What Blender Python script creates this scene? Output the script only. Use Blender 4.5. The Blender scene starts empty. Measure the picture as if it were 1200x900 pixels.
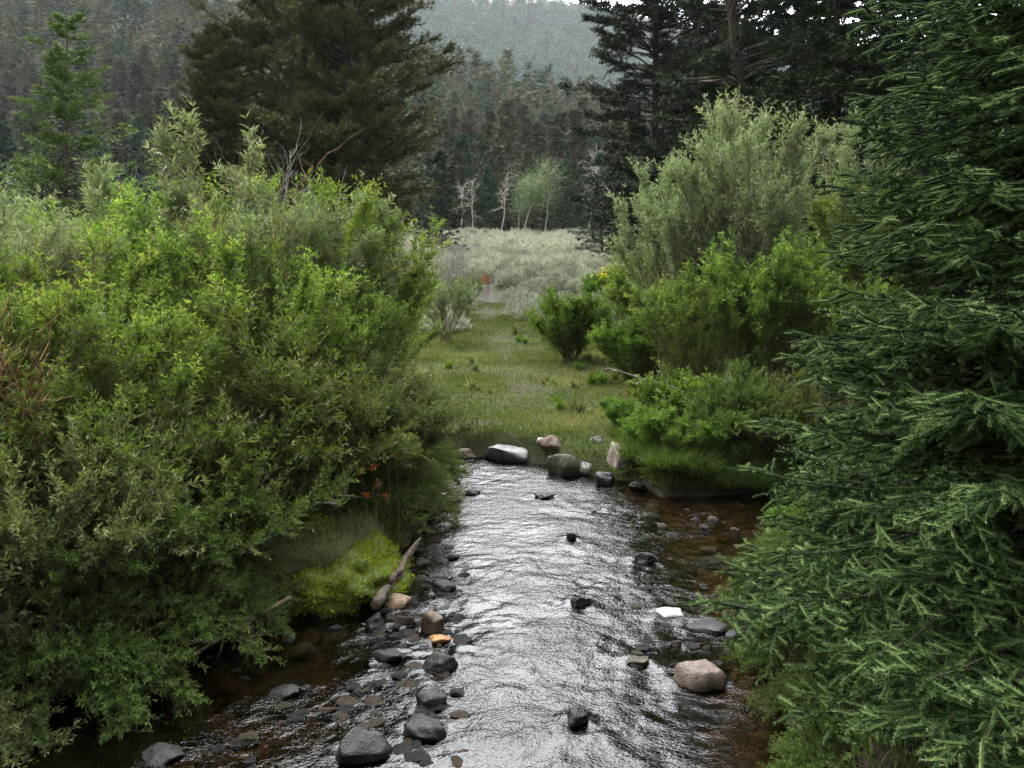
import bpy, bmesh, math, random
import numpy as np
from mathutils import Vector

R_ = math.radians
PI = math.pi
rng = np.random.default_rng(7)
random.seed(7)
scn = bpy.context.scene
COL = scn.collection
F, HZ, CX, HC = 1040.0, 330.0, 600.0, 2.0      # focal length in photo pixels, horizon row, centre column, eye height


def P(px, py, z=0.0):
    Y = (HC - z) * F / (py - HZ)
    return ((px - CX) / F * Y, Y, z)


def X_at(px, Y):
    return (px - CX) / F * Y


def Z_at(py, Y):
    return HC + (HZ - py) / F * Y


# ------------------------------------------------------------------ numpy helpers
def unit(v):
    return v / np.maximum(np.linalg.norm(v, axis=-1, keepdims=True), 1e-9)


def vnoise(x, y, seed=0):
    xi = np.floor(x).astype(np.int64); yi = np.floor(y).astype(np.int64)
    xf = x - xi; yf = y - yi
    xf = xf * xf * (3 - 2 * xf); yf = yf * yf * (3 - 2 * yf)

    def h(a, b):
        n = (a * 374761393 + b * 668265263 + seed * 1442695041) & 0xffffffff
        n = ((n ^ (n >> 13)) * 1274126177) & 0xffffffff
        return ((n ^ (n >> 16)) & 0xffff) / 65535.0
    a = h(xi, yi) * (1 - xf) + h(xi + 1, yi) * xf
    b = h(xi, yi + 1) * (1 - xf) + h(xi + 1, yi + 1) * xf
    return a * (1 - yf) + b * yf


def fbm(x, y, o=4, seed=0):
    s = 0; a = .5; t = 0
    for k in range(o):
        s = s + a * vnoise(x * 2 ** k + k * 17.3, y * 2 ** k - k * 9.1, seed + k); t += a; a *= .5
    return s / t


def sstep(a, b, x):
    t = np.clip((x - a) / (b - a), 0, 1)
    return t * t * (3 - 2 * t)


class MB:
    """collects triangles with a per-vertex 'tint' and a material slot"""
    def __init__(self):
        self.v = []; self.f = []; self.t = []; self.m = []; self.n = 0

    def add(self, v, f, tint=0.5, mat=0):
        v = np.asarray(v, np.float32).reshape(-1, 3); f = np.asarray(f, np.int32).reshape(-1, 3)
        self.v.append(v); self.f.append(f + self.n); self.n += len(v)
        self.t.append(np.broadcast_to(np.asarray(tint, np.float32), (len(v),)))
        self.m.append(np.full(len(f), mat, np.int32))
        return self

    def arrays(self):
        return np.concatenate(self.v), np.concatenate(self.f), np.concatenate(self.t), np.concatenate(self.m)

    def mesh(self, name, mats, smooth=False):
        v, f, t, m = self.arrays()
        me = bpy.data.meshes.new(name)
        me.vertices.add(len(v)); me.vertices.foreach_set('co', v.ravel())
        me.loops.add(len(f) * 3); me.loops.foreach_set('vertex_index', f.ravel())
        me.polygons.add(len(f)); me.polygons.foreach_set('loop_start', np.arange(0, len(f) * 3, 3, dtype=np.int32))
        for q in (mats if isinstance(mats, (list, tuple)) else [mats]):
            me.materials.append(q)
        if m.any():
            me.polygons.foreach_set('material_index', m)
        me.polygons.foreach_set('use_smooth', np.full(len(f), smooth, bool))
        a = me.attributes.new('tint', 'FLOAT', 'POINT'); a.data.foreach_set('value', t.astype(np.float32))
        me.update(calc_edges=True)
        return me


def leaves(mb, b, d, n, L, W, fold=.25, droop=.12, tint=.5, mat=0):
    """one folded leaf (two triangles) per row"""
    N = len(b); d = unit(d); s = unit(np.cross(d, n)); n = np.cross(s, d)
    L = np.broadcast_to(np.asarray(L, float), (N,))[:, None]; W = np.broadcast_to(np.asarray(W, float), (N,))[:, None]
    mid = b + d * L * .45
    V = np.stack([b, mid + s * W * .5 + n * W * fold, b + d * L - n * L * droop, mid - s * W * .5 + n * W * fold], 1)
    i = np.arange(N)[:, None] * 4
    Fc = np.concatenate([i + [0, 1, 2], i + [0, 2, 3]], 1).reshape(-1, 3)
    mb.add(V.reshape(-1, 3), Fc, np.repeat(np.broadcast_to(tint, (N,)), 4), mat)


def strips(mb, b, d, n, L, W, droop=.25, tint=.5, mat=0):
    """one bending grass blade (three triangles) per row"""
    N = len(b); d = unit(d); s = unit(np.cross(d, n)); n = np.cross(s, d)
    L = np.broadcast_to(np.asarray(L, float), (N,))[:, None]; W = np.broadcast_to(np.asarray(W, float), (N,))[:, None]
    mid = b + d * L * .55 - n * L * droop * .3
    V = np.stack([b - s * W * .4, b + s * W * .4, mid + s * W * .45, mid - s * W * .45, b + d * L - n * L * droop], 1)
    i = np.arange(N)[:, None] * 5
    Fc = np.concatenate([i + [0, 1, 2], i + [0, 2, 3], i + [3, 2, 4]], 1).reshape(-1, 3)
    mb.add(V.reshape(-1, 3), Fc, np.repeat(np.broadcast_to(tint, (N,)), 5), mat)


def needles(mb, b, d, n, L, W, tint=.5, mat=0):
    N = len(b); d = unit(d); s = unit(np.cross(d, n))
    L = np.broadcast_to(np.asarray(L, float), (N,))[:, None]; W = np.broadcast_to(np.asarray(W, float), (N,))[:, None]
    V = np.stack([b - s * W * .5, b + s * W * .5, b + d * L], 1)
    mb.add(V.reshape(-1, 3), np.arange(N * 3).reshape(-1, 3), np.repeat(np.broadcast_to(tint, (N,)), 3), mat)


def tubes(mb, Pts, Rad, k=5, tint=.5, mat=0, cap=True):
    """Pts (M,N,3), Rad (M,N)"""
    Pts = np.asarray(Pts, float); Rad = np.asarray(Rad, float)
    M, N, _ = Pts.shape
    T = unit(np.gradient(Pts, axis=1))
    ref = np.where(np.abs(T[:, :1, 2:3]) > .9, np.array([1., 0, 0]), np.array([0, 0, 1.]))
    A = unit(np.cross(T, np.broadcast_to(ref, T.shape))); B = np.cross(T, A)
    an = np.arange(k) / k * 2 * PI
    V = Pts[:, :, None] + Rad[:, :, None, None] * (A[:, :, None] * np.cos(an)[:, None] + B[:, :, None] * np.sin(an)[:, None])
    idx = np.arange(M * N * k).reshape(M, N, k)
    a = idx[:, :-1]; b = idx[:, 1:]
    a2 = np.roll(a, -1, 2); b2 = np.roll(b, -1, 2)
    Fc = np.concatenate([np.stack([a, a2, b2], -1).reshape(-1, 3), np.stack([a, b2, b], -1).reshape(-1, 3)])
    if cap:
        for e, fl in ((0, 1), (N - 1, 0)):
            r = idx[:, e]
            for j in range(1, k - 1):
                q = np.stack([r[:, 0], r[:, j], r[:, j + 1]], -1)
                Fc = np.concatenate([Fc, q[:, ::-1] if fl else q])
    t = np.repeat(np.broadcast_to(tint, (M,)), N * k)
    mb.add(V.reshape(-1, 3), Fc, t, mat)


def along(Pts, t):
    """Pts (M,N,3), t (M,K) -> position (M,K,3), tangent"""
    M, N, _ = Pts.shape
    x = np.clip(t, 0, .9999) * (N - 1); i = x.astype(int); f = (x - i)[..., None]
    r = np.arange(M)[:, None]
    a = Pts[r, i]; b = Pts[r, i + 1]
    return a * (1 - f) + b * f, unit(b - a)


def rdir(n, r=rng):
    return unit(r.normal(size=(n, 3)))


# ------------------------------------------------------------------ objects
def tag(o, label=None, cat=None, group=None, kind=None):
    if label: o['label'] = label
    if cat: o['category'] = cat
    if group: o['group'] = group
    if kind: o['kind'] = kind
    return o


def obj(name, me, parent=None):
    o = bpy.data.objects.new(name, me); COL.objects.link(o)
    if parent: o.parent = parent
    return o


def thing(name, loc=(0, 0, 0)):
    o = bpy.data.objects.new(name, None); COL.objects.link(o); o.location = loc
    o.empty_display_size = .2
    return o


def copy_tree(o, parent=None):
    c = o.copy(); COL.objects.link(c)
    if parent: c.parent = parent
    for ch in o.children:
        copy_tree(ch, c)
    return c


# ------------------------------------------------------------------ materials
class NT:
    def __init__(self, name):
        self.m = bpy.data.materials.new(name); self.m.use_nodes = True
        self.t = self.m.node_tree; self.t.nodes.clear()
        self.out = self.n('ShaderNodeOutputMaterial')

    def n(self, ty, **kw):
        o = self.t.nodes.new(ty)
        for k, v in kw.items():
            if hasattr(o, k):
                setattr(o, k, v)
            else:
                o.inputs[k].default_value = v
        return o

    def l(self, a, b):
        self.t.links.new(a, b)

    def surf(self, s):
        self.l(s, self.out.inputs['Surface']); return self.m

    def ramp(self, fac, stops):
        r = self.n('ShaderNodeValToRGB'); e = r.color_ramp.elements
        while len(e) > 1: e.remove(e[-1])
        e[0].position = stops[0][0]; e[0].color = (*stops[0][1], 1)
        for p, c in stops[1:]:
            q = e.new(p); q.color = (*c, 1)
        if fac is not None: self.l(fac, r.inputs['Fac'])
        return r.outputs['Color']

    def noise(self, scale, detail=4, coord=None, rough=.55):
        x = self.n('ShaderNodeTexNoise'); x.inputs['Scale'].default_value = scale; x.inputs['Detail'].default_value = detail
        x.inputs['Roughness'].default_value = rough
        if coord is not None: self.l(coord, x.inputs['Vector'])
        return x.outputs['Fac']

    def coord(self, kind='Object'):
        return self.n('ShaderNodeTexCoord').outputs[kind]

    def mixc(self, f, a, b, mode='MIX'):
        x = self.n('ShaderNodeMix'); x.data_type = 'RGBA'; x.blend_type = mode
        for s, q in ((0, f), (6, a), (7, b)):
            if isinstance(q, (int, float)): x.inputs[s].default_value = q
            elif isinstance(q, tuple): x.inputs[s].default_value = (*q, 1)
            else: self.l(q, x.inputs[s])
        return x.outputs[2]

    def math(self, op, a, b=0.0, clamp=False):
        x = self.n('ShaderNodeMath'); x.operation = op; x.use_clamp = clamp
        for i, q in enumerate((a, b)):
            if isinstance(q, (int, float)): x.inputs[i].default_value = q
            else: self.l(q, x.inputs[i])
        return x.outputs[0]


def leaf_mat(name, stops, trans=.35, rough=.5, spec=.3, back=None, tcol=1.3, vary=.3):
    k = NT(name)
    a = k.n('ShaderNodeAttribute', attribute_name='tint')
    c = k.ramp(a.outputs['Fac'], stops)
    oi = k.n('ShaderNodeObjectInfo')
    hs = k.n('ShaderNodeHueSaturation')
    k.l(c, hs.inputs['Color'])
    k.l(k.math('MULTIPLY_ADD', oi.outputs['Random'], .03), hs.inputs['Hue'])
    hs.inputs['Hue'].default_value = .5
    hue = k.math('ADD', k.math('MULTIPLY', oi.outputs['Random'], .03), .485); k.l(hue, hs.inputs['Hue'])
    k.l(k.math('ADD', k.math('MULTIPLY', oi.outputs['Random'], vary), 1 - vary / 2), hs.inputs['Value'])
    c = hs.outputs['Color']
    if back:
        g = k.n('ShaderNodeNewGeometry'); c2 = k.mixc(g.outputs['Backfacing'], c, back)
    else:
        c2 = c
    p = k.n('ShaderNodeBsdfPrincipled'); k.l(c2, p.inputs['Base Color'])
    p.inputs['Roughness'].default_value = rough; p.inputs['Specular IOR Level'].default_value = spec
    if trans <= 0:
        return k.surf(p.outputs[0])
    t = k.n('ShaderNodeBsdfTranslucent')
    k.l(k.mixc(1.0, c, (tcol, tcol * 1.05, tcol * .5), 'MULTIPLY'), t.inputs['Color'])
    x = k.n('ShaderNodeMixShader'); x.inputs[0].default_value = trans
    k.l(p.outputs[0], x.inputs[1]); k.l(t.outputs[0], x.inputs[2])
    return k.surf(x.outputs[0])


def bark_mat(name, c0, c1, scale=20, rough=.85, zs=.25):
    k = NT(name); co = k.coord()
    mp = k.n('ShaderNodeMapping'); mp.inputs['Scale'].default_value = (1, 1, zs); k.l(co, mp.inputs['Vector'])
    n = k.noise(scale, 5, mp.outputs[0])
    c = k.ramp(n, [(.3, c0), (.7, c1)])
    p = k.n('ShaderNodeBsdfPrincipled'); k.l(c, p.inputs['Base Color']); p.inputs['Roughness'].default_value = rough
    p.inputs['Specular IOR Level'].default_value = .2
    b = k.n('ShaderNodeBump'); b.inputs['Strength'].default_value = .6; b.inputs['Distance'].default_value = .01
    k.l(n, b.inputs['Height']); k.l(b.outputs[0], p.inputs['Normal'])
    return k.surf(p.outputs[0])


def stone_mat(name, c0, c1, c2, rough=.6, scale=6, wet=0.0):
    """two-tone speckled stone; darker and glossier where the stream keeps it wet"""
    k = NT(name); co = k.coord()
    n1 = k.noise(scale, 6, co, .6); n2 = k.noise(scale * 14, 3, co, .7)
    c = k.ramp(n1, [(.32, c0), (.5, c1), (.68, c2)])
    c = k.mixc(k.math('MULTIPLY', k.math('SUBTRACT', n2, .35, True), 1.1, True), c, k.mixc(.5, c, (.03, .03, .03)))
    g = k.n('ShaderNodeNewGeometry'); sx = k.n('ShaderNodeSeparateXYZ'); k.l(g.outputs['Position'], sx.inputs[0])
    z = k.math('ADD', sx.outputs['Z'], k.math('MULTIPLY', k.math('SUBTRACT', n1, .5), .08))
    wf = k.n('ShaderNodeMapRange'); k.l(z, wf.inputs[0])
    wf.inputs[1].default_value = .075 + wet; wf.inputs[2].default_value = .035 + wet
    c = k.mixc(wf.outputs[0], c, k.mixc(1.0, c, (.32, .30, .27), 'MULTIPLY'))
    p = k.n('ShaderNodeBsdfPrincipled'); k.l(c, p.inputs['Base Color'])
    rr = k.n('ShaderNodeMapRange'); k.l(wf.outputs[0], rr.inputs[0]); rr.inputs[3].default_value = rough; rr.inputs[4].default_value = .33
    k.l(rr.outputs[0], p.inputs['Roughness'])
    p.inputs['Specular IOR Level'].default_value = .22
    b = k.n('ShaderNodeBump'); b.inputs['Strength'].default_value = .9; b.inputs['Distance'].default_value = .02
    k.l(k.math('ADD', n1, k.math('MULTIPLY', n2, .4)), b.inputs['Height']); k.l(b.outputs[0], p.inputs['Normal'])
    return k.surf(p.outputs[0])


def plain_mat(name, c, rough=.7):
    k = NT(name); co = k.coord(); n = k.noise(30, 3, co)
    p = k.n('ShaderNodeBsdfPrincipled'); k.l(k.ramp(n, [(.3, tuple(x * .75 for x in c)), (.7, tuple(min(1, x * 1.2) for x in c))]), p.inputs['Base Color'])
    p.inputs['Roughness'].default_value = rough
    return k.surf(p.outputs[0])


M = {}
M['willow_green'] = leaf_mat('willow_green_leaf', [(0, (.045, .085, .014)), (.5, (.11, .175, .028)), (.85, (.18, .25, .045)), (1, (.26, .30, .075))], .4, back=(.12, .17, .07))
M['willow_silver'] = leaf_mat('willow_silver_leaf', [(0, (.08, .12, .055)), (.5, (.15, .19, .10)), (.85, (.22, .26, .15)), (1, (.31, .34, .23))], .3, back=(.22, .26, .18))
M['willow_grey'] = leaf_mat('willow_grey_leaf', [(0, (.05, .08, .024)), (.5, (.095, .13, .04)), (.85, (.15, .18, .068)), (1, (.22, .25, .12))], .3, spec=.2, back=(.16, .19, .10))
M['willow_pale'] = leaf_mat('pale_willow_leaf', [(0, (.11, .16, .07)), (.5, (.20, .26, .125)), (.85, (.28, .335, .185)), (1, (.38, .42, .28))], .22, back=(.28, .31, .23))
M['willow_dark'] = leaf_mat('willow_dark_leaf', [(0, (.03, .055, .012)), (.5, (.064, .10, .02)), (.9, (.10, .142, .03)), (1, (.15, .19, .06))], .35, spec=.2, back=(.10, .135, .05))
M['shrub_bright'] = leaf_mat('bright_shrub_leaf', [(0, (.04, .085, .012)), (.5, (.075, .145, .018)), (1, (.14, .22, .035))], .4)
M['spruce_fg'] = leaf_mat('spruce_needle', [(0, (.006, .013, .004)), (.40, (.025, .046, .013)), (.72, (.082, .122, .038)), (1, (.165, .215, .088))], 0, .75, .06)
M['spruce_young'] = leaf_mat('young_spruce_needle', [(0, (.07, .12, .026)), (.5, (.14, .21, .045)), (1, (.26, .33, .09))], 0, .6, .2)
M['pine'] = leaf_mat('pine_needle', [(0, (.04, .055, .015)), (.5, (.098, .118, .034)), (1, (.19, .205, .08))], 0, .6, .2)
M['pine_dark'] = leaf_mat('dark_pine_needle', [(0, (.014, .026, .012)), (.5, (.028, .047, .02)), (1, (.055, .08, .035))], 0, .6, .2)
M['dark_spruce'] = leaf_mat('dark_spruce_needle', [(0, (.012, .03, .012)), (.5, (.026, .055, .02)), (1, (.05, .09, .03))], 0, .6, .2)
M['hill_brown'] = leaf_mat('grey_brown_needle', [(0, (.06, .06, .038)), (.6, (.125, .118, .078)), (1, (.145, .138, .097))], 0, .8, .1, vary=.8)
M['hill_green'] = leaf_mat('olive_needle', [(0, (.035, .05, .022)), (.6, (.078, .098, .044)), (1, (.115, .138, .062))], 0, .8, .1, vary=.8)
M['hill_blue'] = leaf_mat('blue_green_needle', [(0, (.03, .055, .03)), (.6, (.062, .10, .055)), (1, (.11, .155, .085))], 0, .8, .1, vary=.8)
M['far_green'] = leaf_mat('far_conifer_needle', [(0, (.04, .085, .04)), (.6, (.075, .14, .07)), (1, (.13, .20, .11))], 0, .8, .1)
M['aspen'] = leaf_mat('aspen_leaf', [(0, (.05, .075, .03)), (1, (.105, .14, .06))], .3)
M['sage'] = leaf_mat('sage_leaf', [(0, (.14, .145, .12)), (.5, (.34, .355, .31)), (1, (.52, .53, .48))], .1, .8, .1)
M['grass'] = leaf_mat('grass_blade', [(0, (.055, .08, .02)), (.45, (.10, .125, .036)), (.75, (.165, .17, .065)), (1, (.30, .26, .14))], .3, .6, .2)
M['tall_grass'] = leaf_mat('lush_grass_blade', [(0, (.035, .07, .012)), (.6, (.075, .13, .024)), (1, (.15, .19, .05))], .35, .5, .3)
M['moss'] = leaf_mat('moss_blade', [(0, (.09, .125, .008)), (.5, (.22, .27, .014)), (1, (.36, .39, .026))], .3, .8, .1)
M['red_leaf'] = leaf_mat('red_bract', [(0, (.22, .035, .015)), (1, (.40, .10, .03))], .3)
M['orange_leaf'] = leaf_mat('rust_leaf', [(0, (.16, .06, .02)), (1, (.32, .15, .05))], .3)
M['yellow_leaf'] = leaf_mat('yellow_blossom', [(0, (.55, .42, .02)), (1, (.75, .6, .06))], .3)
M['bark'] = bark_mat('grey_bark', (.05, .04, .032), (.13, .11, .09), 18)
M['bark_dark'] = bark_mat('dark_bark', (.022, .018, .015), (.06, .05, .042), 18)
M['twig'] = bark_mat('willow_twig', (.09, .065, .04), (.2, .15, .10), 25)
M['twig_grey'] = bark_mat('dead_grey_twig', (.22, .20, .18), (.38, .35, .32), 25)
M['twig_orange'] = bark_mat('rusty_twig', (.10, .048, .022), (.20, .105, .055), 25)
M['aspen_bark'] = bark_mat('white_bark', (.26, .25, .22), (.5, .48, .43), 6, zs=2.5)
M['log'] = bark_mat('weathered_wood', (.03, .024, .018), (.15, .118, .09), 40, zs=.6)

# ------------------------------------------------------------------ stream outline and terrain
WATER = np.array([P(*q)[:2] for q in [
    (0, 846), (150, 802), (250, 760), (330, 722), (420, 712), (462, 668), (482, 632), (500, 606), (512, 575), (514, 548), (524, 534),
    (570, 535), (640, 545), (668, 556), (715, 563), (748, 566), (772, 582), (830, 582), (905, 578)]])
WATER = np.vstack([[(-3.2, -8), (-3.0, 2.0), (-2.75, 3.5)], WATER, [(3.6, 8.6), (6, 9.0), (9, 9.6), (14, 10)],
                   [(14, 8.2), (9, 7.7), (6, 7.2), (4, 6.9), (2.6, 6.7), (1.9, 6.1), (1.5, 5.3), (1.32, 4.5), (1.12, 3.6), (1.0, 2.0), (1.0, -8)]])


def sd_poly(x, y, poly=WATER):
    """signed distance, negative inside"""
    x = np.asarray(x, float); y = np.asarray(y, float)
    d = np.full(x.shape, 1e9); ins = np.zeros(x.shape, bool)
    n = len(poly)
    for i in range(n):
        ax, ay = poly[i]; bx, by = poly[(i + 1) % n]
        ex, ey = bx - ax, by - ay
        t = np.clip(((x - ax) * ex + (y - ay) * ey) / (ex * ex + ey * ey), 0, 1)
        d = np.minimum(d, (x - ax - t * ex) ** 2 + (y - ay - t * ey) ** 2)
        c = ((ay > y) != (by > y)) & (x < ex * (y - ay) / (ey if abs(ey) > 1e-12 else 1e-12) + ax)
        ins ^= c
    d = np.sqrt(d)
    return np.where(ins, -d, d)


TRAIL = np.array([(.05, 10.7), (0.1, 13), (-.02, 15), (-.35, 17.5), (-.55, 20), (-.75, 24), (-.6, 30)])


def trail_d(x, y):
    d = np.full(np.shape(x), 1e9)
    for (ax, ay), (bx, by) in zip(TRAIL[:-1], TRAIL[1:]):
        ex, ey = bx - ax, by - ay
        t = np.clip(((x - ax) * ex + (y - ay) * ey) / (ex * ex + ey * ey), 0, 1)
        d = np.minimum(d, np.hypot(x - ax - t * ex, y - ay - t * ey))
    return d


def gz(x, y, sd=None):
    x = np.asarray(x, float); y = np.asarray(y, float)
    yy = np.maximum(y, 1.0); u = np.clip(x / yy, -1.0, 1.0)
    base = np.interp(y, [-60, 4, 10.5, 15, 25, 60, 78], [.5, .32, .24, .64, 1.6, 5.0, 6.2])
    base = base + (fbm(x * .35 + 3, y * .35, 3, 4) - .5) * .35 * sstep(9, 22, y) + (fbm(x * 1.3, y * 1.3, 3, 9) - .5) * .10
    e = np.where(u < 0, .245 - .25 * u, .245 - .306 * u); e = np.clip(e, .1, .345)
    zc = 2 + 180 * e - 9
    t = np.clip((y - 78) / 102, 0, 1)
    hill = (zc - 6.2) * t * (.65 + .35 * t)
    fall = sstep(180, 330, y)
    hill = hill * (1 - .6 * fall)
    uf = np.clip(x / np.maximum(y, 200), -.9, .9)
    zf = 2 + 850 * (.317 - np.where(uf > .087, .19, .10) * (uf - .087))
    tf = np.clip((y - 330) / 520, 0, 1)
    far = np.maximum(zf - 20, 5) * tf ** 1.05 * (1 - .5 * sstep(850, 1500, y))
    rough = (fbm(x * .03, y * .03, 4, 21) - .5) * 8 * sstep(90, 160, y) + (fbm(x * .006, y * .006, 4, 31) - .5) * 40 * sstep(350, 600, y) * (1 - .75 * sstep(700, 850, y))
    land = base + hill + far + rough
    if sd is None:
        sd = np.where((np.abs(x) < 16) & (y < 14) & (y > -10), 0, 99.0)
        k = sd < 1
        sd[k] = sd_poly(x[k], y[k])
    wob = (fbm(x * 2.2, y * 2.2, 3, 40) - .5) * .16
    s = sd + wob
    bank = sstep(-.02, .26, s)
    bed = -np.clip(.03 + (-s) * .30, .02, .22) + (fbm(x * 4.5, y * 4.5, 3, 50) - .5) * .10
    return bed * (1 - bank) + land * bank


def axis(core, step, far, g):
    a = list(np.arange(core[0], core[1], step)); s = step; v = a[-1]
    up = []
    while v < far[1]:
        s *= g; v += s; up.append(v)
    s = step; v = a[0]; dn = []
    while v > far[0]:
        s *= g; v -= s; dn.append(v)
    return np.array(dn[::-1] + a + up)


def build_ground():
    xs = axis((-4.2, 5.0), .06, (-1500, 1500), 1.07)
    ys = axis((2.0, 13.0), .06, (-60, 1700), 1.035)
    Xg, Yg = np.meshgrid(xs, ys)
    sd = np.full(Xg.shape, 99.0); k = (np.abs(Xg) < 16) & (Yg < 14) & (Yg > -10)
    sd[k] = sd_poly(Xg[k], Yg[k])
    Z = gz(Xg, Yg, sd)
    ny, nx = Xg.shape
    i = np.arange(ny * nx).reshape(ny, nx)
    a, b, c, d = i[:-1, :-1], i[:-1, 1:], i[1:, 1:], i[1:, :-1]
    f = np.concatenate([np.stack([a, b, c], -1).reshape(-1, 3), np.stack([a, c, d], -1).reshape(-1, 3)])
    mb = MB(); mb.add(np.stack([Xg, Yg, Z], -1).reshape(-1, 3), f, sd.ravel())
    k = NT('ground_soil'); co = k.coord()
    n1 = k.noise(1.1, 6, co, .65); n2 = k.noise(9, 5, co, .7); n3 = k.noise(40, 3, co, .6)
    green = k.ramp(n2, [(.3, (.022, .032, .010)), (.5, (.042, .054, .016)), (.72, (.08, .07, .032))])
    dirt = k.ramp(n3, [(.3, (.03, .024, .016)), (.7, (.072, .056, .039))])
    dm = k.n('ShaderNodeAttribute', attribute_name='dirt')
    land = k.mixc(dm.outputs['Fac'], green, dirt)
    lt = k.n('ShaderNodeAttribute', attribute_name='litter_shade')
    land = k.mixc(lt.outputs['Fac'], land, k.ramp(n3, [(.3, (.006, .005, .003)), (.7, (.022, .015, .010))]))  # needle litter coloured near black to stand in for shade below the boughs
    sx = k.n('ShaderNodeSeparateXYZ'); k.l(co, sx.inputs[0])
    fm = k.n('ShaderNodeMapRange'); k.l(sx.outputs['Y'], fm.inputs[0]); fm.inputs[1].default_value = 58; fm.inputs[2].default_value = 64
    floor = k.ramp(k.noise(.12, 6, co, .65), [(.35, (.03, .036, .02)), (.6, (.045, .052, .03)), (.8, (.07, .074, .048))])
    land = k.mixc(fm.outputs[0], land, floor)
    bm = k.n('ShaderNodeMapRange'); k.l(sx.outputs['Z'], bm.inputs[0]); bm.inputs[1].default_value = 215; bm.inputs[2].default_value = 262
    bald = k.ramp(k.noise(.04, 5, co), [(.4, (.17, .16, .13)), (.6, (.24, .23, .19))])
    land = k.mixc(bm.outputs[0], land, bald)
    bed = k.ramp(n2, [(.28, (.03, .024, .018)), (.45, (.09, .062, .034)), (.6, (.21, .145, .075)), (.78, (.34, .26, .16))])
    sdn = k.n('ShaderNodeAttribute', attribute_name='tint')
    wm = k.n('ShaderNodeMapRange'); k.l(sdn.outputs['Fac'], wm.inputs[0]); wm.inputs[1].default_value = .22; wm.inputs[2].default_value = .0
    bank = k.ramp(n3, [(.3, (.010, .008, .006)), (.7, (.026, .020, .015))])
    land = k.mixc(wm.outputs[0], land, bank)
    bw = k.n('ShaderNodeMapRange'); k.l(sdn.outputs['Fac'], bw.inputs[0]); bw.inputs[1].default_value = .0; bw.inputs[2].default_value = -.08
    c = k.mixc(bw.outputs[0], land, bed)
    p = k.n('ShaderNodeBsdfPrincipled'); k.l(c, p.inputs['Base Color']); p.inputs['Roughness'].default_value = .9; p.inputs['Specular IOR Level'].default_value = .15
    bp = k.n('ShaderNodeBump'); bp.inputs['Strength'].default_value = .8; bp.inputs['Distance'].default_value = .04
    k.l(k.math('ADD', n2, k.math('MULTIPLY', n3, .4)), bp.inputs['Height']); k.l(bp.outputs[0], p.inputs['Normal'])
    me = mb.mesh('ground', k.surf(p.outputs[0]), True)
    td = trail_d(Xg, Yg); nz = fbm(Xg * 1.7, Yg * 1.7, 4, 77)
    D = sstep(.5, .0, td + (nz - .42) * 1.9) * .8 * sstep(11, 13, Yg) * .95
    D = np.maximum(D, sstep(.54, .72, fbm(Xg * .7 + 9, Yg * .7, 4, 88)) * .35)
    D = np.maximum(D, sstep(.9, .1, np.hypot((Xg + .55) / 1.0, (Yg - 10.75) / .45)))
    spruce_shade = sstep(2.3, 1.9, np.hypot(Xg - 2.6, Yg - 4.2)) * (sd > .1)  # disc round the spruce where litter and painted shade darken the ground
    al = me.attributes.new('litter_shade', 'FLOAT', 'POINT'); al.data.foreach_set('value', spruce_shade.ravel().astype(np.float32))
    at = me.attributes.new('dirt', 'FLOAT', 'POINT'); at.data.foreach_set('value', D.ravel().astype(np.float32))
    tag(obj('ground', me), kind='structure')


def dirt_at(x, y):
    td = trail_d(x, y); nz = fbm(x * 1.7, y * 1.7, 4, 77)
    D = sstep(.5, .0, td + (nz - .42) * 1.9) * .8 * sstep(11, 13, y) * .95
    D = np.maximum(D, sstep(.54, .72, fbm(x * .7 + 9, y * .7, 4, 88)) * .35)
    return np.maximum(D, sstep(.9, .1, np.hypot((x + .55) / 1.0, (y - 10.75) / .45)))


# ------------------------------------------------------------------ stones
def ico(sub):
    bm = bmesh.new(); bmesh.ops.create_icosphere(bm, subdivisions=sub, radius=1)
    v = np.array([q.co[:] for q in bm.verts]); f = np.array([[w.index for w in q.verts] for q in bm.faces]); bm.free()
    return v, f


ICO = {s: ico(s) for s in (3, 4, 5)}


def stone_arrays(seed, sx, sy, sz, planes=13, rough=.20, sub=4, flat=None):
    r = np.random.default_rng(seed)
    v, f = ICO[sub]; v = v.copy()
    for _ in range(planes):
        n = rdir(1, r)[0]; o = r.uniform(.55, .88)
        v = v - np.maximum(v @ n - o, 0)[:, None] * n * .93
    if flat:
        v[:, 2] = np.where(v[:, 2] > flat, flat + (v[:, 2] - flat) * .15, v[:, 2])
    for q in range(6):
        fr = 1.5 * 1.9 ** q
        k = r.normal(size=(3, 3)) * fr; ph = r.uniform(0, 6, 3)
        v = v * (1 + rough / 1.7 ** q * np.sin(v @ k.T + ph).mean(1))[:, None]
    return v * [sx, sy, sz], f


def stone_mesh(name, seed, sx, sy, sz, mat, **kw):
    v, f = stone_arrays(seed, sx, sy, sz, **kw)
    return MB().add(v, f).mesh(name, mat, True)


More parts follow.
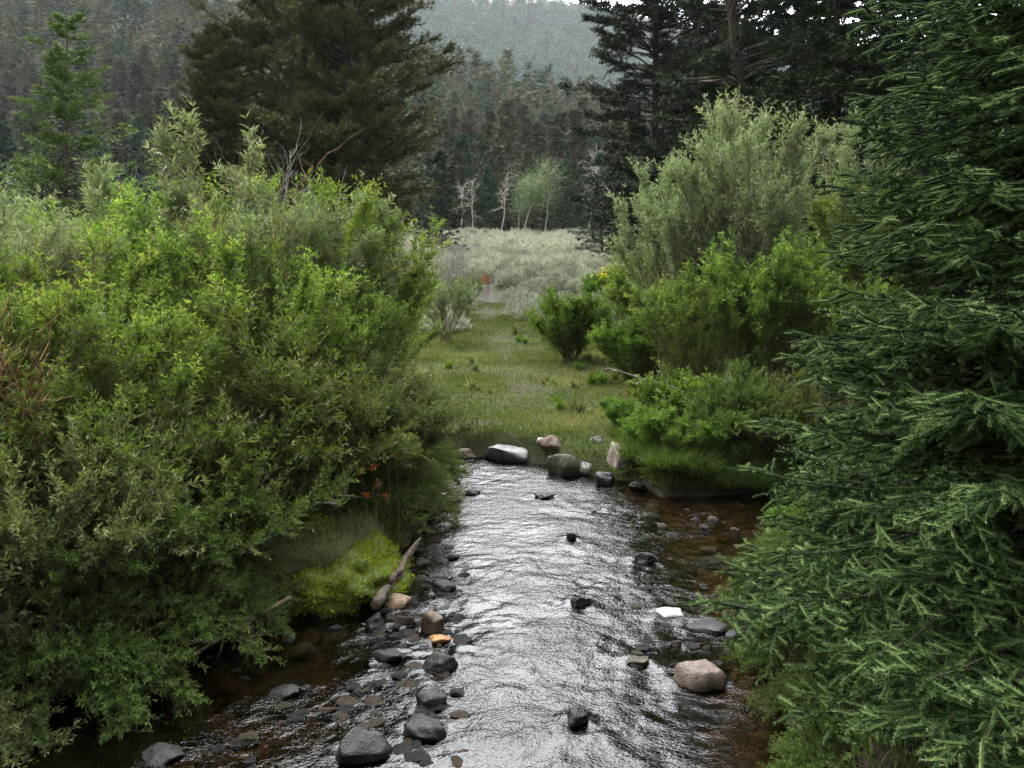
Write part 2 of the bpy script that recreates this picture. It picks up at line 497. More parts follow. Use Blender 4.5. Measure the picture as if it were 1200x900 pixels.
SM = {
    'grey': stone_mat('grey_stone', (.13, .13, .128), (.22, .22, .215), (.33, .33, .315), .65, 7, -.02),
    'dark': stone_mat('dark_stone', (.018, .018, .019), (.038, .037, .037), (.075, .073, .07), .45, 7, .11),
    'blue': stone_mat('blue_grey_stone', (.028, .03, .034), (.055, .059, .065), (.105, .11, .115), .4, 7, .03),
    'brown': stone_mat('brown_stone', (.07, .045, .028), (.13, .09, .06), (.21, .16, .12), .5, 7, .03),
    'tan': stone_mat('tan_pink_stone', (.22, .165, .14), (.36, .29, .255), (.50, .43, .39), .7, 6, .05),
    'orange': stone_mat('orange_stone', (.20, .09, .025), (.32, .16, .05), (.42, .24, .09), .5, 7, -.05),
    'white': stone_mat('white_stone', (.28, .275, .26), (.38, .375, .35), (.48, .47, .45), .8, 7, -.05),
    'mossy': stone_mat('mossy_dark_stone', (.02, .024, .014), (.05, .055, .03), (.10, .10, .07), .6, 6, .05),
    'olive': stone_mat('olive_stone', (.06, .055, .028), (.12, .105, .06), (.2, .18, .12), .5, 7, .0),
}
SB = {
    'grey': stone_mat('pale_bed_stone', (.35, .34, .33), (.5, .49, .48), (.66, .65, .62), .65, 7, -.5),
    'dark': stone_mat('dark_bed_stone', (.10, .10, .11), (.17, .17, .17), (.28, .28, .27), .6, 7, -.5),
    'blue': stone_mat('blue_bed_stone', (.14, .15, .17), (.24, .26, .29), (.36, .38, .41), .6, 7, -.5),
    'brown': stone_mat('brown_bed_stone', (.17, .11, .07), (.30, .21, .14), (.44, .34, .25), .6, 7, -.5),
    'orange': stone_mat('orange_bed_stone', (.40, .19, .06), (.58, .31, .11), (.68, .42, .18), .6, 7, -.5),
    'olive': stone_mat('olive_bed_stone', (.16, .145, .08), (.29, .26, .15), (.44, .40, .28), .6, 7, -.5),
}
STONES = []          # (x, y, radius) for the water


def hit(px, py):
    Y = np.arange(2.5, 40, .02); x = X_at(px, Y); zr = Z_at(py, Y)
    g = np.maximum(gz(x, Y), 0)
    i = int(np.argmax(zr <= g)); return float(x[i]), float(Y[i]), float(g[i])


def place_stones():
    S = [
        ('boulder', 598, 540, 70, 34, 'grey', .30, 'large flat-topped pale grey boulder on the far bank edge', {'flat': .35, 'planes': 10}),
        ('boulder', 661, 556, 42, 28, 'mossy', .25, 'dark mossy boulder in the water right of the big flat grey boulder', {}),
        ('boulder', 650, 528, 30, 16, 'brown', .2, 'brown stone half buried in the far bank behind the mossy boulder', {}),
        ('boulder', 727, 548, 32, 30, 'tan', .2, 'rounded pink tan boulder against the tall bright grass', {'planes': 9}),
        ('boulder', 711, 568, 28, 20, 'blue', .2, 'angular dark blue-grey stone in front of the pink tan boulder', {'planes': 12}),
        ('stone', 688, 557, 30, 14, 'grey', .3, 'low grey stone between the mossy boulder and the angular stone', {}),
        ('stone', 700, 519, 20, 10, 'grey', .2, 'small pale stone lying in the grass of the far bank', {}),
        ('stone', 634, 521, 14, 8, 'white', .2, 'small whitish stone behind the big flat grey boulder', {}),
        ('stone', 748, 574, 22, 10, 'dark', .2, 'flat dark stone at the foot of the tall bright grass', {}),
        ('boulder', 826, 806, 74, 40, 'tan', .32, 'big tan and pink boulder with a dark wet base near the spruce', {'planes': 11, 'flat': .55}),
        ('stone', 677, 850, 30, 20, 'dark', .3, 'dark grey angular stone alone in the bright middle of the stream', {'planes': 11}),
        ('boulder', 517, 790, 44, 20, 'dark', .3, 'smooth dark grey stone left of the bright water, above the wet blue one', {}),
        ('boulder', 495, 868, 60, 30, 'dark', .3, 'broad low dark boulder near the bottom of the stream', {'flat': .5}),
        ('boulder', 425, 893, 68, 40, 'dark', .3, 'mottled grey rounded boulder lowest at left of the stream', {'planes': 10}),
        ('boulder', 503, 832, 42, 22, 'blue', .3, 'wet blue-grey stone between two dark boulders', {}),
        ('stone', 506, 744, 32, 22, 'brown', .3, 'brown stone with an orange stone touching its front', {}),
        ('stone', 514, 754, 26, 10, 'orange', .15, 'bright orange stone in front of the brown stone', {}),
        ('stone', 789, 724, 36, 13, 'white', .25, 'white flat stone gleaming out of the water', {'flat': .3}),
        ('boulder', 834, 741, 58, 18, 'blue', .4, 'low wet grey slab right of the white stone', {'flat': .2}),
        ('stone', 678, 710, 26, 12, 'dark', .3, 'black stone breaking the water in midstream', {}),
        ('stone', 520, 694, 34, 13, 'dark', .3, 'dark stone in the ripples beside the weathered log', {}),
        ('stone', 669, 632, 15, 8, 'dark', .3, 'tiny dark stone in the bright upper stream', {}),
        ('stone', 755, 661, 32, 10, 'dark', .4, 'low black stone awash in the right of the upper stream', {}),
        ('stone', 750, 782, 30, 12, 'olive', .4, 'olive brown stone left of the big tan boulder', {'flat': .4}),
        ('stone', 497, 611, 26, 14, 'blue', .3, 'grey-blue stone under the low willow at the left bank', {}),
        ('stone', 438, 742, 40, 18, 'dark', .3, 'dark stone under the lower end of the weathered log', {}),
        ('boulder', 185, 897, 60, 20, 'dark', .4, 'long dark wet boulder in the shaded bottom left water', {}),
        ('boulder', 330, 820, 46, 12, 'dark', .4, 'low dark rock in the shaded water under the willow branches', {}),
        ('stone', 455, 775, 40, 16, 'dark', .4, 'black wet stone left of the smooth dark grey stone', {}),
        ('stone', 555, 580, 16, 7, 'dark', .3, 'small black stone in the upper stream near the left bank', {}),
        ('stone', 640, 584, 24, 6, 'dark', .3, 'thin dark stone just breaking the water below the flat boulder', {}),
        ('stone', 878, 752, 40, 14, 'blue', .4, 'grey wet stone close under the spruce branches', {}),
        ('stone', 545, 536, 26, 10, 'brown', .3, 'brown stone at the muddy corner of the far bank', {}),
    ]
    for i, (nm, px, py, w, h, mat, sink, lab, kw) in enumerate(S):
        x, y, zb = hit(px, py)
        s = y / F
        rx = w * s / 2 * 1.05
        top = h * s * .85
        rz = top * (.72 + sink * .5) * 1.0
        ry = max(rx * random.uniform(.7, .95), rz * .8)
        rx *= .88; ry *= .88
        me = stone_mesh(nm, 100 + i, rx * 1.15, ry * 1.1, rz * 1.12, SM[mat], **kw)
        o = obj(nm, me); o.location = (x, y + ry * .6, zb + top - rz * 1.02)
        o.rotation_euler = (0, 0, random.uniform(-.5, .5))
        tag(o, lab, 'boulder' if nm == 'boulder' else 'stone')
        if zb < .03: STONES.append((x, y + ry * .6, max(rx, ry)))
    # small wet stones breaking the surface, most of them along the left side
    r = np.random.default_rng(15); small = [stone_mesh('stone', 500 + q, 1, .8, .7, SM[('dark', 'blue', 'dark', 'brown', 'dark', 'olive')[q]], sub=3) for q in range(6)]
    n = 0
    while n < 230:
        px = (r.uniform(395, 545) if r.random() < .75 else r.uniform(200, 420)) if n < 195 else r.uniform(740, 880); py = r.uniform(640, 895) if n < 195 else r.uniform(590, 780)
        x, y, _ = P(px, py)
        if float(sd_poly(np.array([x]), np.array([y]))[0]) > -.04: continue
        q = .018 + .05 * r.random() ** 1.8; o = obj('stone', small[r.integers(6)]); o.location = (x, y, -q * r.uniform(.1, .35)); o.scale = (q, q, q * r.uniform(.7, 1)); o.rotation_euler = (0, 0, r.uniform(0, 6))
        wh = 'among the ripples along the left bank' if n < 195 else 'in the shallows near the big spruce'
        tag(o, f'small dark wet stone {wh}', 'stone', f'small wet stones {wh}'); n += 1
    # cobbles on the bed
    kinds = [('dark', 'dark grey'), ('brown', 'brown'), ('orange', 'rusty orange'), ('olive', 'olive brown'), ('grey', 'pale grey'), ('blue', 'blue-grey')]
    tm = {}
    for j, (k, _) in enumerate(kinds):
        tm[k] = [stone_mesh('cobble', 300 + j * 3 + q, 1, .8, .55, SB[k], planes=5, sub=3) for q in range(2)]
    n = 0
    wts = [.30, .24, .08, .16, .08, .14]
    r = np.random.default_rng(5)
    while n < 230:
        x = r.uniform(-2.6, 3.2); y = r.uniform(3.2, 9.3)
        d = float(sd_poly(np.array([x]), np.array([y]))[0])
        if d > -.08: continue
        px = CX + x / y * F
        if px < -20 or px > 930: continue
        edge = (px < 520) or (px > 740)
        if not edge and r.random() < .72: continue
        k, word = kinds[r.choice(6, p=wts)]
        o = obj('cobble', tm[k][r.integers(2)])
        s = r.uniform(.03, .085) if r.random() < .75 else r.uniform(.085, .14)
        z = float(gz(np.array([x]), np.array([y]))[0])
        o.location = (x, y, z + s * .2); o.scale = (s, s * r.uniform(.8, 1.1), s * r.uniform(.7, 1)); o.rotation_euler = (r.uniform(-.3, .3), r.uniform(-.3, .3), r.uniform(0, 6))
        where = 'in the dark water under the left bank' if px < 520 else ('in the brown shallows beside the spruce' if px > 740 else 'in the bright middle of the stream')
        tag(o, f'{word} cobble on the stream bed {where}', 'cobble', f'{word} cobbles {where}')
        n += 1


# ------------------------------------------------------------------ water
def build_water():
    st = .022
    xs = np.concatenate([np.arange(-3.4, 4.2, st), np.arange(4.2, 14, .08)]); ys = np.concatenate([np.arange(-8, 2.4, .1), np.arange(2.4, 10.9, st)])
    Xg, Yg = np.meshgrid(xs, ys)
    sd = sd_poly(Xg, Yg)
    amp = .35 + .65 * sstep(.0, -.5, sd)
    h = (fbm(Xg * 2.2, Yg * 3.0, 2, 60) - .5) * .016 + (fbm(Xg * 6 + Yg, Yg * 7, 3, 61) - .5) * .012 + (fbm(Xg * 16 + 3 * Yg, Yg * 19 - 3 * Xg, 2, 63) - .5) * .0085
    for (sx, sy, r) in STONES:            # the current piles up behind each stone and leaves a broken wake below it
        ex, ey = Xg - sx - .15 * (sy - Yg), Yg - sy; k = (np.abs(ex) < 3 * r + .2) & (ey < r + .3) & (ey > -1.1)
        q = ex[k]; p = ey[k]
        wake = np.exp(-(np.abs(np.abs(q) - r * .9 - np.maximum(-p, 0) * .32) / (.05 + .05 * np.maximum(-p, 0))) ** 2) * np.exp(np.minimum(p, 0) * 2.6) * (p < r)
        bow = np.exp(-(q / (r * 1.1)) ** 2 - ((p - r * 1.05) / .06) ** 2)
        h[k] += .007 * wake * (.4 + 1.2 * vnoise(Xg[k] * 23, Yg[k] * 23, 5)) + .014 * bow
    calm = .6 + .5 * sstep(.35, .65, fbm(Xg * 1.1 + 4, Yg * .8, 3, 69))
    Z = h * amp * calm + (fbm(Xg * .8, Yg * .9, 2, 66) - .5) * .02
    keep = sd < .22
    ny, nx = Xg.shape
    i = np.arange(ny * nx).reshape(ny, nx)
    a, b, c, d = i[:-1, :-1], i[:-1, 1:], i[1:, 1:], i[1:, :-1]
    kq = (keep[:-1, :-1] & keep[:-1, 1:] & keep[1:, 1:] & keep[1:, :-1])
    f = np.concatenate([np.stack([a, b, c], -1)[kq], np.stack([a, c, d], -1)[kq]])
    used = np.zeros(ny * nx, bool); used[f.ravel()] = True
    mapi = np.cumsum(used) - 1
    v = np.stack([Xg, Yg, Z], -1).reshape(-1, 3)[used]
    k = NT('stream_water'); co = k.coord()
    mp = k.n('ShaderNodeMapping'); mp.inputs['Scale'].default_value = (1, 1.25, 1); mp.inputs['Rotation'].default_value = (0, 0, R_(20)); k.l(co, mp.inputs['Vector'])
    n1 = k.noise(22, 3, mp.outputs[0], .6); n2 = k.noise(60, 2, mp.outputs[0], .6)
    bp = k.n('ShaderNodeBump'); bp.inputs['Strength'].default_value = 1.0; bp.inputs['Distance'].default_value = .0075
    k.l(k.math('ADD', n1, k.math('MULTIPLY', n2, .5)), bp.inputs['Height'])
    cm = k.n('ShaderNodeMapRange'); k.l(k.noise(1.6, 3, co), cm.inputs[0]); cm.inputs[1].default_value = .38; cm.inputs[2].default_value = .62; cm.inputs[3].default_value = .42; cm.inputs[4].default_value = .9
    k.l(cm.outputs[0], bp.inputs['Strength'])
    fr = k.n('ShaderNodeFresnel'); fr.inputs['IOR'].default_value = 1.36; k.l(bp.outputs[0], fr.inputs['Normal'])
    dp = k.n('ShaderNodeAttribute', attribute_name='tint')
    tr = k.n('ShaderNodeBsdfTransparent'); k.l(k.mixc(dp.outputs['Fac'], (.34, .295, .22), (.045, .042, .034)), tr.inputs['Color'])
    gl = k.n('ShaderNodeBsdfGlossy'); gl.inputs['Roughness'].default_value = .03; k.l(bp.outputs[0], gl.inputs['Normal'])
    x = k.n('ShaderNodeMixShader'); k.l(fr.outputs[0], x.inputs[0]); k.l(tr.outputs[0], x.inputs[1]); k.l(gl.outputs[0], x.inputs[2])
    deep = sstep(.08, .55, -sd) * (1 - .85 * sstep(.85, 1.35, Xg)) * (1 - .75 * sstep(-.5, -1.05, Xg))
    deep = np.clip(deep * (.75 + .6 * fbm(Xg * 2, Yg * 2, 3, 68)), 0, 1).ravel()[used]
    me = MB().add(v, mapi[f], deep).mesh('water', k.surf(x.outputs[0]), True)
    tag(obj('water', me), kind='structure')


# ------------------------------------------------------------------ willow shrubs
def make_willow(seed, H, R, nstem, ntwig, nleaf, L, W, leafm, twigm, erect=.5, twl=.42, curve=0.0, start=.22, fl=.0, sag=.0, upw=.12):
    """stems fanning out of one root, side twigs, leaves along the twigs; returns (stem mesh, foliage mesh)"""
    r = np.random.default_rng(seed)
    n = nstem
    ph = r.uniform(0, 2 * PI, n); rad = np.sqrt(r.uniform(0.02, 1, n))
    Hs = H * (1 - .45 * rad ** 1.5 * (1 - erect)) * r.uniform(.72, 1.0, n)
    t = np.linspace(0, 1, 9)
    out = np.stack([np.cos(ph), np.sin(ph), 0 * ph], 1)
    pos = out[:, None] * (rad * R)[:, None, None] * (.12 + .88 * t ** 1.25)[None, :, None]
    pos[:, :, 2] += Hs[:, None] * (t - (1 - erect) * .22 * rad[:, None] * t ** 3)
    pos[:, :, 0] += curve * t ** 2.5 * H
    pos[:, :, 2] -= sag * rad[:, None] * t ** 2.2
    wob = r.normal(size=(n, 9, 3)) * .018 * H; wob[:, 0] = 0
    pos = pos + np.cumsum(wob, 1) * np.array([1, 1, .3]) * .6
    rs = H * .0062 * r.uniform(.6, 1.1, n)
    sm = MB(); tubes(sm, pos, rs[:, None] * (1 - .8 * t), 5, r.uniform(0, 1, n))
    # twigs
    tt = start + (1 - start) * np.sqrt(r.uniform(0, 1, (n, ntwig)))
    tt[:, 0] = .99; tt[:, 1] = .95
    p0, tg = along(pos, tt)
    p0 = p0.reshape(-1, 3); tg = tg.reshape(-1, 3); m = len(p0)
    rd = rdir(m, r); rd[:, 2] *= .5
    d0 = unit(tg * .75 + rd * .85 + np.repeat(out, ntwig, 0) * .35 + [0, 0, upw])
    ln = twl * r.uniform(.5, 1.15, m) * (1.15 - .45 * tt.ravel())
    s = np.linspace(0, 1, 5)
    tw = p0[:, None] + d0[:, None] * (ln[:, None] * s)[:, :, None]
    tw[:, :, 2] += (ln[:, None] * s ** 2) * r.uniform(-.15, .38, m)[:, None]
    tubes(sm, tw, (.0022 * H ** .3 * (1 - .6 * s))[None] * np.ones((m, 1)), 3, r.uniform(0, 1, m), cap=False)
    # leaves
    fm = MB()
    lt = np.clip(r.uniform(.04, 1.0, (m, nleaf)), 0, .999); lt[:, 0] = .999
    b, tg = along(tw, lt)
    b = b.reshape(-1, 3); tg = tg.reshape(-1, 3); q = len(b)
    rd = rdir(q, r)
    side = unit(rd - (rd * tg).sum(1, keepdims=True) * tg)
    d = unit(tg * r.uniform(.45, 1.1, q)[:, None] + side + [0, 0, .18 + fl])
    up = unit(np.array([0, 0, 1.0]) + r.normal(size=(q, 3)) * .5)
    tn = np.clip(.5 + .22 * np.repeat(r.normal(size=m), nleaf) * .8 + r.normal(size=q) * .17 + .25 * (lt.ravel() - .5), 0, 1)
    leaves(fm, b, d, up, L * r.uniform(.6, 1.15, q), W * r.uniform(.75, 1.15, q), .22, .1, tn)
    return sm.mesh('stem', M[twigm]), fm.mesh('foliage', M[leafm])


def shrub_root(name, meshes):
    t = thing(name)
    obj('stem', meshes[0], t); obj('foliage', meshes[1], t)
    return t


USED = {}


def place(tmpl, x, y, rz, s, label, cat, group=None, sz=None, dz=-.03):
    """first placing moves the model itself, later ones copy the whole thing"""
    o = tmpl if not USED.get(tmpl.name) else copy_tree(tmpl)
    if o is tmpl: USED[tmpl.name] = True
    z = float(gz(np.array([x]), np.array([y]))[0])
    o.location = (x, y, max(z, -.05) + dz); o.rotation_euler = (0, 0, rz); o.scale = (s, s, sz or s)
    tag(o, label, cat, group)
    return o


def shrubs():
    A = shrub_root('willow_shrub', make_willow(11, 2.55, .92, 44, 32, 24, .062, .0150, 'willow_green', 'twig', .72, .42, upw=.5))
    A2 = shrub_root('willow_shrub', make_willow(12, 2.35, .95, 44, 32, 24, .058, .0155, 'willow_green', 'twig', .5, .38, upw=.4))
    B = shrub_root('silver_willow_shrub', make_willow(13, 2.6, .78, 36, 28, 24, .072, .0125, 'willow_silver', 'twig', .8, .44, upw=.55))
    D = shrub_root('willow_shrub', make_willow(14, 1.3, .85, 46, 32, 25, .052, .0130, 'willow_dark', 'twig', .05, .36, start=.06))
    D2 = shrub_root('silver_willow_shrub', make_willow(15, 1.1, .8, 44, 30, 25, .053, .0120, 'willow_grey', 'twig', .05, .36, start=.06))
    G = 'willow shrubs crowding the left bank'
    W_ = 'willow'
    K = shrub_root('willow_shrub', make_willow(17, .85, 1.05, 50, 30, 24, .050, .0130, 'willow_dark', 'twig', .1, .32, start=.08, sag=.62))
    K2 = shrub_root('silver_willow_shrub', make_willow(18, .85, 1.0, 48, 30, 24, .052, .0122, 'willow_grey', 'twig', .1, .32, start=.08, sag=.6))
    rows = [
        (K2, -2.52, 4.02, 1.0, .66, 'pale drooping willow fringe at the bottom left corner of the thicket'),
        (K, -2.16, 4.36, 2.0, .66, 'dark drooping willow fringe over the shaded water, second from the left edge'),
        (K, -1.86, 4.74, 3.1, .62, 'dark drooping willow fringe over the trailing brown branches'),
        (K, -1.74, 5.16, 4.4, .46, 'dark drooping willow fringe nearest the left side of the mossy hummock'),
        (K, -1.80, 6.55, 5.2, .6, 'dark drooping willow hanging over the back of the mossy hummock'),
        (K, -1.10, 7.05, .3, .60, 'dark drooping willow at the water edge under the red flowers'),
        (K2, -1.02, 7.75, 1.3, .62, 'grey-green drooping willow nearest the grey-blue stone on the left bank'),
        (K, -1.06, 8.6, 2.3, .62, 'dark drooping willow at the water edge of the upper left bank'),
        (K2, -1.12, 9.5, 3.3, .6, 'small grey-green drooping willow at the far end of the left bank'),
        (A, -1.72, 8.9, .3, 1.06, 'yellow-green willow at the right end of the left thicket, beside the upper stream'),
        (B, -2.35, 8.2, 1.1, 1.02, 'silvery willow just left of the yellow-green willow at the thicket end'),
        (A2, -2.15, 7.1, 2.2, .98, 'bright green bushy willow above the red flowers on the left bank'),
        (A, -3.25, 8.1, 3.7, 1.02, 'tall yellow-green willow in the middle of the left thicket'),
        (A2, -4.35, 8.0, .5, 1.04, 'broad green willow at the left edge of the photo, below the young spruce'),
        (B, -3.9, 6.9, 2.6, .92, 'silvery willow at the far left in front of the broad green one'),
        (A2, -3.0, 6.2, 4.2, .92, 'yellow-green willow in the front middle of the left thicket'),
        (D, -1.95, 6.15, .9, 1.25, 'dark green willow behind the mossy hummock'),
        (A, -3.75, 5.4, 5.3, .78, 'mid green willow lowest on the left edge, over reddish twigs'),
        (D, -2.75, 5.05, 2.4, 1.2, 'dark leafy willow above the shaded water on the left'),
        (D, -1.72, 5.55, 4.0, .78, 'small dark willow drooping to the water left of the mossy hummock'),
        (D2, -2.35, 4.5, 1.3, .85, 'low silvery willow dipping into the bottom left water'),
        (D, -3.2, 4.45, 3.3, 1.0, 'dark low willow in the bottom left corner'),
        (D2, -1.22, 7.55, .2, 1.05, 'low grey-green willow overhanging the stream beside the red flowers'),
        (D2, -2.3, 5.5, 5.0, 1.05, 'silvery low willow with pale leaves left of the mossy hummock'),
        (A, -2.7, 9.9, 4.6, 1.15, 'tall light willow rising at the back of the left thicket'),
        (A2, -4.2, 10.2, 1.9, 1.2, 'tall green willow behind the broad green one at left'),
        (A2, -1.75, 10.4, 3.0, .95, 'green willow at the far corner of the left thicket by the meadow'),
        (B, -5.5, 9.2, 3.0, 1.1, 'silvery willow half out of the photo on the left'),
        (D2, -2.75, 4.22, 2.2, .72, 'low pale willow lowest at the left edge of the photo'),
        (D, -2.1, 4.72, .6, .62, 'low dark willow with leaves trailing in the shaded water'),
        (D, -1.8, 5.1, 4.1, .62, 'small dark green willow over the trailing brown branches'),
        (D, -1.88, 5.6, 2.9, .52, 'small dark green willow against the left side of the mossy hummock'),
        (D, -1.5, 6.95, 1.7, .85, 'dark green willow directly behind the mossy hummock'),
        (A2, -2.5, 5.6, 3.1, .72, 'leafy green willow between the low dark ones and the thicket'),
        (A, -1.62, 7.9, 5.6, .72, 'knee-high green willow in front of the thicket end'),
    ]
    for t, x, y, rz, s, lab in rows:
        place(t, x, y, rz, s, lab, W_, G)
    # tall sprays above the thicket
    TS = shrub_root('silver_willow_shrub', make_willow(16, 3.2, .42, 7, 30, 18, .10, .019, 'willow_silver', 'twig', .9, .36, start=.45))
    place(TS, X_at(245, 8.7), 8.7, .4, 1.02, 'thin silvery willow whose pale spray tops the left thicket', W_, G)
    place(TS, X_at(95, 9.2), 9.2, 2.4, .9, 'thin silvery willow with pale leaves in front of the young spruce', W_, G)
    place(TS, X_at(440, 8.6), 8.6, 3.9, .78, 'thin silvery willow poking out over the thicket end', W_, G)
    # right bank
    GR = 'willows on the right bank'
    T1 = shrub_root('silver_willow_shrub', make_willow(21, 4.15, .95, 40, 44, 21, .074, .0165, 'willow_pale', 'twig', .62, .46, start=.34, upw=.45))
    place(T1, X_at(880, 11.6), 11.6, .6, 1.03, 'tallest silvery willow on the right bank', W_, GR)
    place(T1, X_at(795, 12.0), 12.0, 2.9, .84, 'shorter silvery willow on the left flank of the tallest one', W_, GR)
    T2 = shrub_root('silver_willow_shrub', make_willow(22, 3.9, .5, 12, 36, 20, .078, .017, 'willow_pale', 'twig', .9, .42, curve=.10, start=.3))
    place(T2, X_at(975, 12.6), 12.6, 0.0, 1.05, 'slim silvery willow with a bent top before the dark spruces', W_, GR)
    C1 = shrub_root('willow_shrub', make_willow(23, 2.4, .8, 36, 34, 22, .064, .0175, 'willow_green', 'twig', .7, .38, upw=.35))
    place(C1, X_at(905, 10.4), 10.4, .4, 1.0, 'green willow with dark stems in front of the tallest silvery willow', W_, GR)
    place(C1, X_at(815, 10.6), 10.6, 1.7, .84, 'green willow leaning over the tall grass of the right bank', W_, GR)
    place(C1, X_at(975, 10.0), 10.0, 3.3, .86, 'green willow half hidden behind the big spruce', W_, GR)
    place(C1, X_at(1030, 12.2), 12.2, 4.5, 1.32, 'tall yellow-green willow between the bent silvery one and the big spruce', W_, GR)
    place(C1, X_at(770, 13.5), 13.5, 5.4, .9, 'green willow behind the left flank of the silvery ones', W_, GR)
    place(D, X_at(860, 8.95), 8.95, .4, .75, 'dark low willow at the water edge of the right bank', W_, GR)
    place(D, X_at(915, 8.7), 8.7, 2.0, .7, 'small dark willow touching the big spruce over the brown water', W_, GR)
    place(K, 1.62, 8.95, 1.2, .55, 'dark drooping leafy willow right of the tall grass tufts', W_, GR)
    place(K, 2.35, 8.85, 3.2, .6, 'dark drooping willow over the brown water of the right bank', W_, GR)
    place(K, 2.95, 8.9, 5.0, .6, 'dark drooping willow at the right bank almost hidden by the big spruce', W_, GR)
    HB = shrub_root('leafy_herb', make_willow(27, .62, .34, 46, 9, 12, .050, .017, 'shrub_bright', 'twig', .9, .14, start=.15))
    for i, (px, Y, q, lab) in enumerate([
        (748, 9.15, .6, 'leafy green herb clump directly behind the pink tan boulder'), (775, 8.75, .8, 'leafy green herb clump between the first two tall grass tufts'),
        (800, 8.5, .55, 'leafy green herb clump at the water edge right of the second grass tuft'), (830, 8.55, .7, 'leafy green herb clump below the green leaning willow'),
        (790, 9.4, 1.25, 'taller leafy herb clump at the back of the tall grass'), (868, 8.5, .5, 'leafy herb clump under the small leafy bush'), (728, 10.2, .7, 'low leafy herb clump on the meadow lip')]):
        place(HB, X_at(px, Y), Y, i * 1.7, q, lab, 'plant', 'leafy herbs on the right bank')
    for x, y, q, lab in [(1.62, 5.0, .42, 'low dark willow sprout under the big spruce, by the grey wet stone'), (1.5, 4.35, .36, 'low dark willow sprout under the big spruce, beside the big tan boulder'),
                         (1.22, 3.35, .28, 'low dark willow sprout at the very bottom edge of the photo'), (1.55, 3.95, .3, 'small dark sprout between two others below the big spruce'), (1.42, 4.7, .3, 'small dark sprout hanging over the brown water below the big spruce'),
                         (1.36, 3.72, .32, 'low dark willow sprout at the bottom of the photo under the big spruce'), (1.95, 5.7, .45, 'low dark willow sprout behind the left edge of the big spruce')]:
        place(K, x, y, x * 7, q, lab, W_, GR)
    E1 = shrub_root('leafy_shrub', make_willow(24, 1.4, .72, 40, 26, 20, .062, .022, 'shrub_bright', 'twig', .3, .32, start=.05))
    place(E1, X_at(668, 15.2), 15.2, 1.0, 1.0, 'bright green round shrub on the meadow right of the trail', 'shrub')
    place(E1, X_at(745, 13.3), 13.3, 2.4, .85, 'bright green shrub at the foot of the right bank willows', 'shrub')
    place(E1, X_at(855, 9.4), 9.4, 4.4, .5, 'small leafy green bush by the water on the right bank', 'shrub')
    place(E1, X_at(915, 7.2), 6.95, 4.0, .26, 'little yellow-green bush under the edge of the big spruce', 'shrub')
    place(E1, X_at(720, 21), 21, 3.6, 1.0, 'green shrub with yellow blossom before the small dark conifer', 'shrub')
    B2 = shrub_root('silver_willow_shrub', make_willow(25, 1.5, .6, 22, 24, 18, .055, .015, 'willow_silver', 'twig', .5, .34))
    place(B2, X_at(728, 17.2), 17.2, 1.0, .95, 'grey silvery bush right of the bright green round shrub', 'shrub')
    place(B2, X_at(522, 17.5), 17.5, 1.0, .95, 'pale green bush at the thicket end beside the meadow', 'shrub')
    place(B2, X_at(545, 21), 21, 2.0, .8, 'small pale bush left of the trail post', 'shrub')
    # yellow blossom
    ym = MB(); r = np.random.default_rng(3)
    b = r.normal(size=(60, 3)) * [.12, .1, .14]
    leaves(ym, b, rdir(60, r), rdir(60, r), .07, .05, .1, .1, r.uniform(0, 1, 60))
    y0 = 20.6
    t = thing('blossom_sprig', (X_at(708, y0), y0, float(gz(np.array([X_at(708, y0)]), np.array([y0]))[0])))
    zz = Z_at(326, y0) - t.location.z
    o = obj('blossom', ym.mesh('blossom', M['yellow_leaf']), t); o.location = (0, 0, zz)
    sm = MB(); s = np.linspace(0, 1, 5)
    tubes(sm, np.stack([.02 * np.sin(s * 3), 0 * s, s * zz], 1)[None], (.008 * (1 - .5 * s))[None], 4)
    obj('stem', sm.mesh('stem', M['twig']), t)
    tag(t, 'sprig of yellow blossom in front of the small dark conifer', 'flower')


def bare_shrub(seed, H, R, n, nt, mat, thick=1.0):
    r = np.random.default_rng(seed)
    sm = MB(); t = np.linspace(0, 1, 8)
    ph = r.uniform(0, 2 * PI, n); rad = np.sqrt(r.uniform(.05, 1, n))
    pos = np.zeros((n, 8, 3))
    pos[:, :, 0] = (np.cos(ph) * rad * R)[:, None] * t ** 1.2; pos[:, :, 1] = (np.sin(ph) * rad * R)[:, None] * t ** 1.2
    pos[:, :, 2] = H * r.uniform(.65, 1, n)[:, None] * t
    pos += np.cumsum(r.normal(size=pos.shape) * .02 * H, 1) * (t > 0)[None, :, None]
    tubes(sm, pos, (.009 * thick * r.uniform(.6, 1.1, n))[:, None] * (1 - .75 * t), 5)
    tt = r.uniform(.3, 1, (n, nt)); p0, tg = along(pos, tt); p0 = p0.reshape(-1, 3); tg = tg.reshape(-1, 3); m = len(p0)
    d = unit(tg + rdir(m, r) * .8); s = np.linspace(0, 1, 5)
    ln = H * .2 * r.uniform(.4, 1.2, m)
    tw = p0[:, None] + d[:, None] * (ln[:, None] * s)[:, :, None] + np.cumsum(r.normal(size=(m, 5, 3)) * .012 * H, 1) * (s > 0)[None, :, None]
    tubes(sm, tw, (.0035 * thick * (1 - .6 * s))[None] * np.ones((m, 1)), 3, cap=False)
    return sm.mesh('bare_shrub', M[mat])


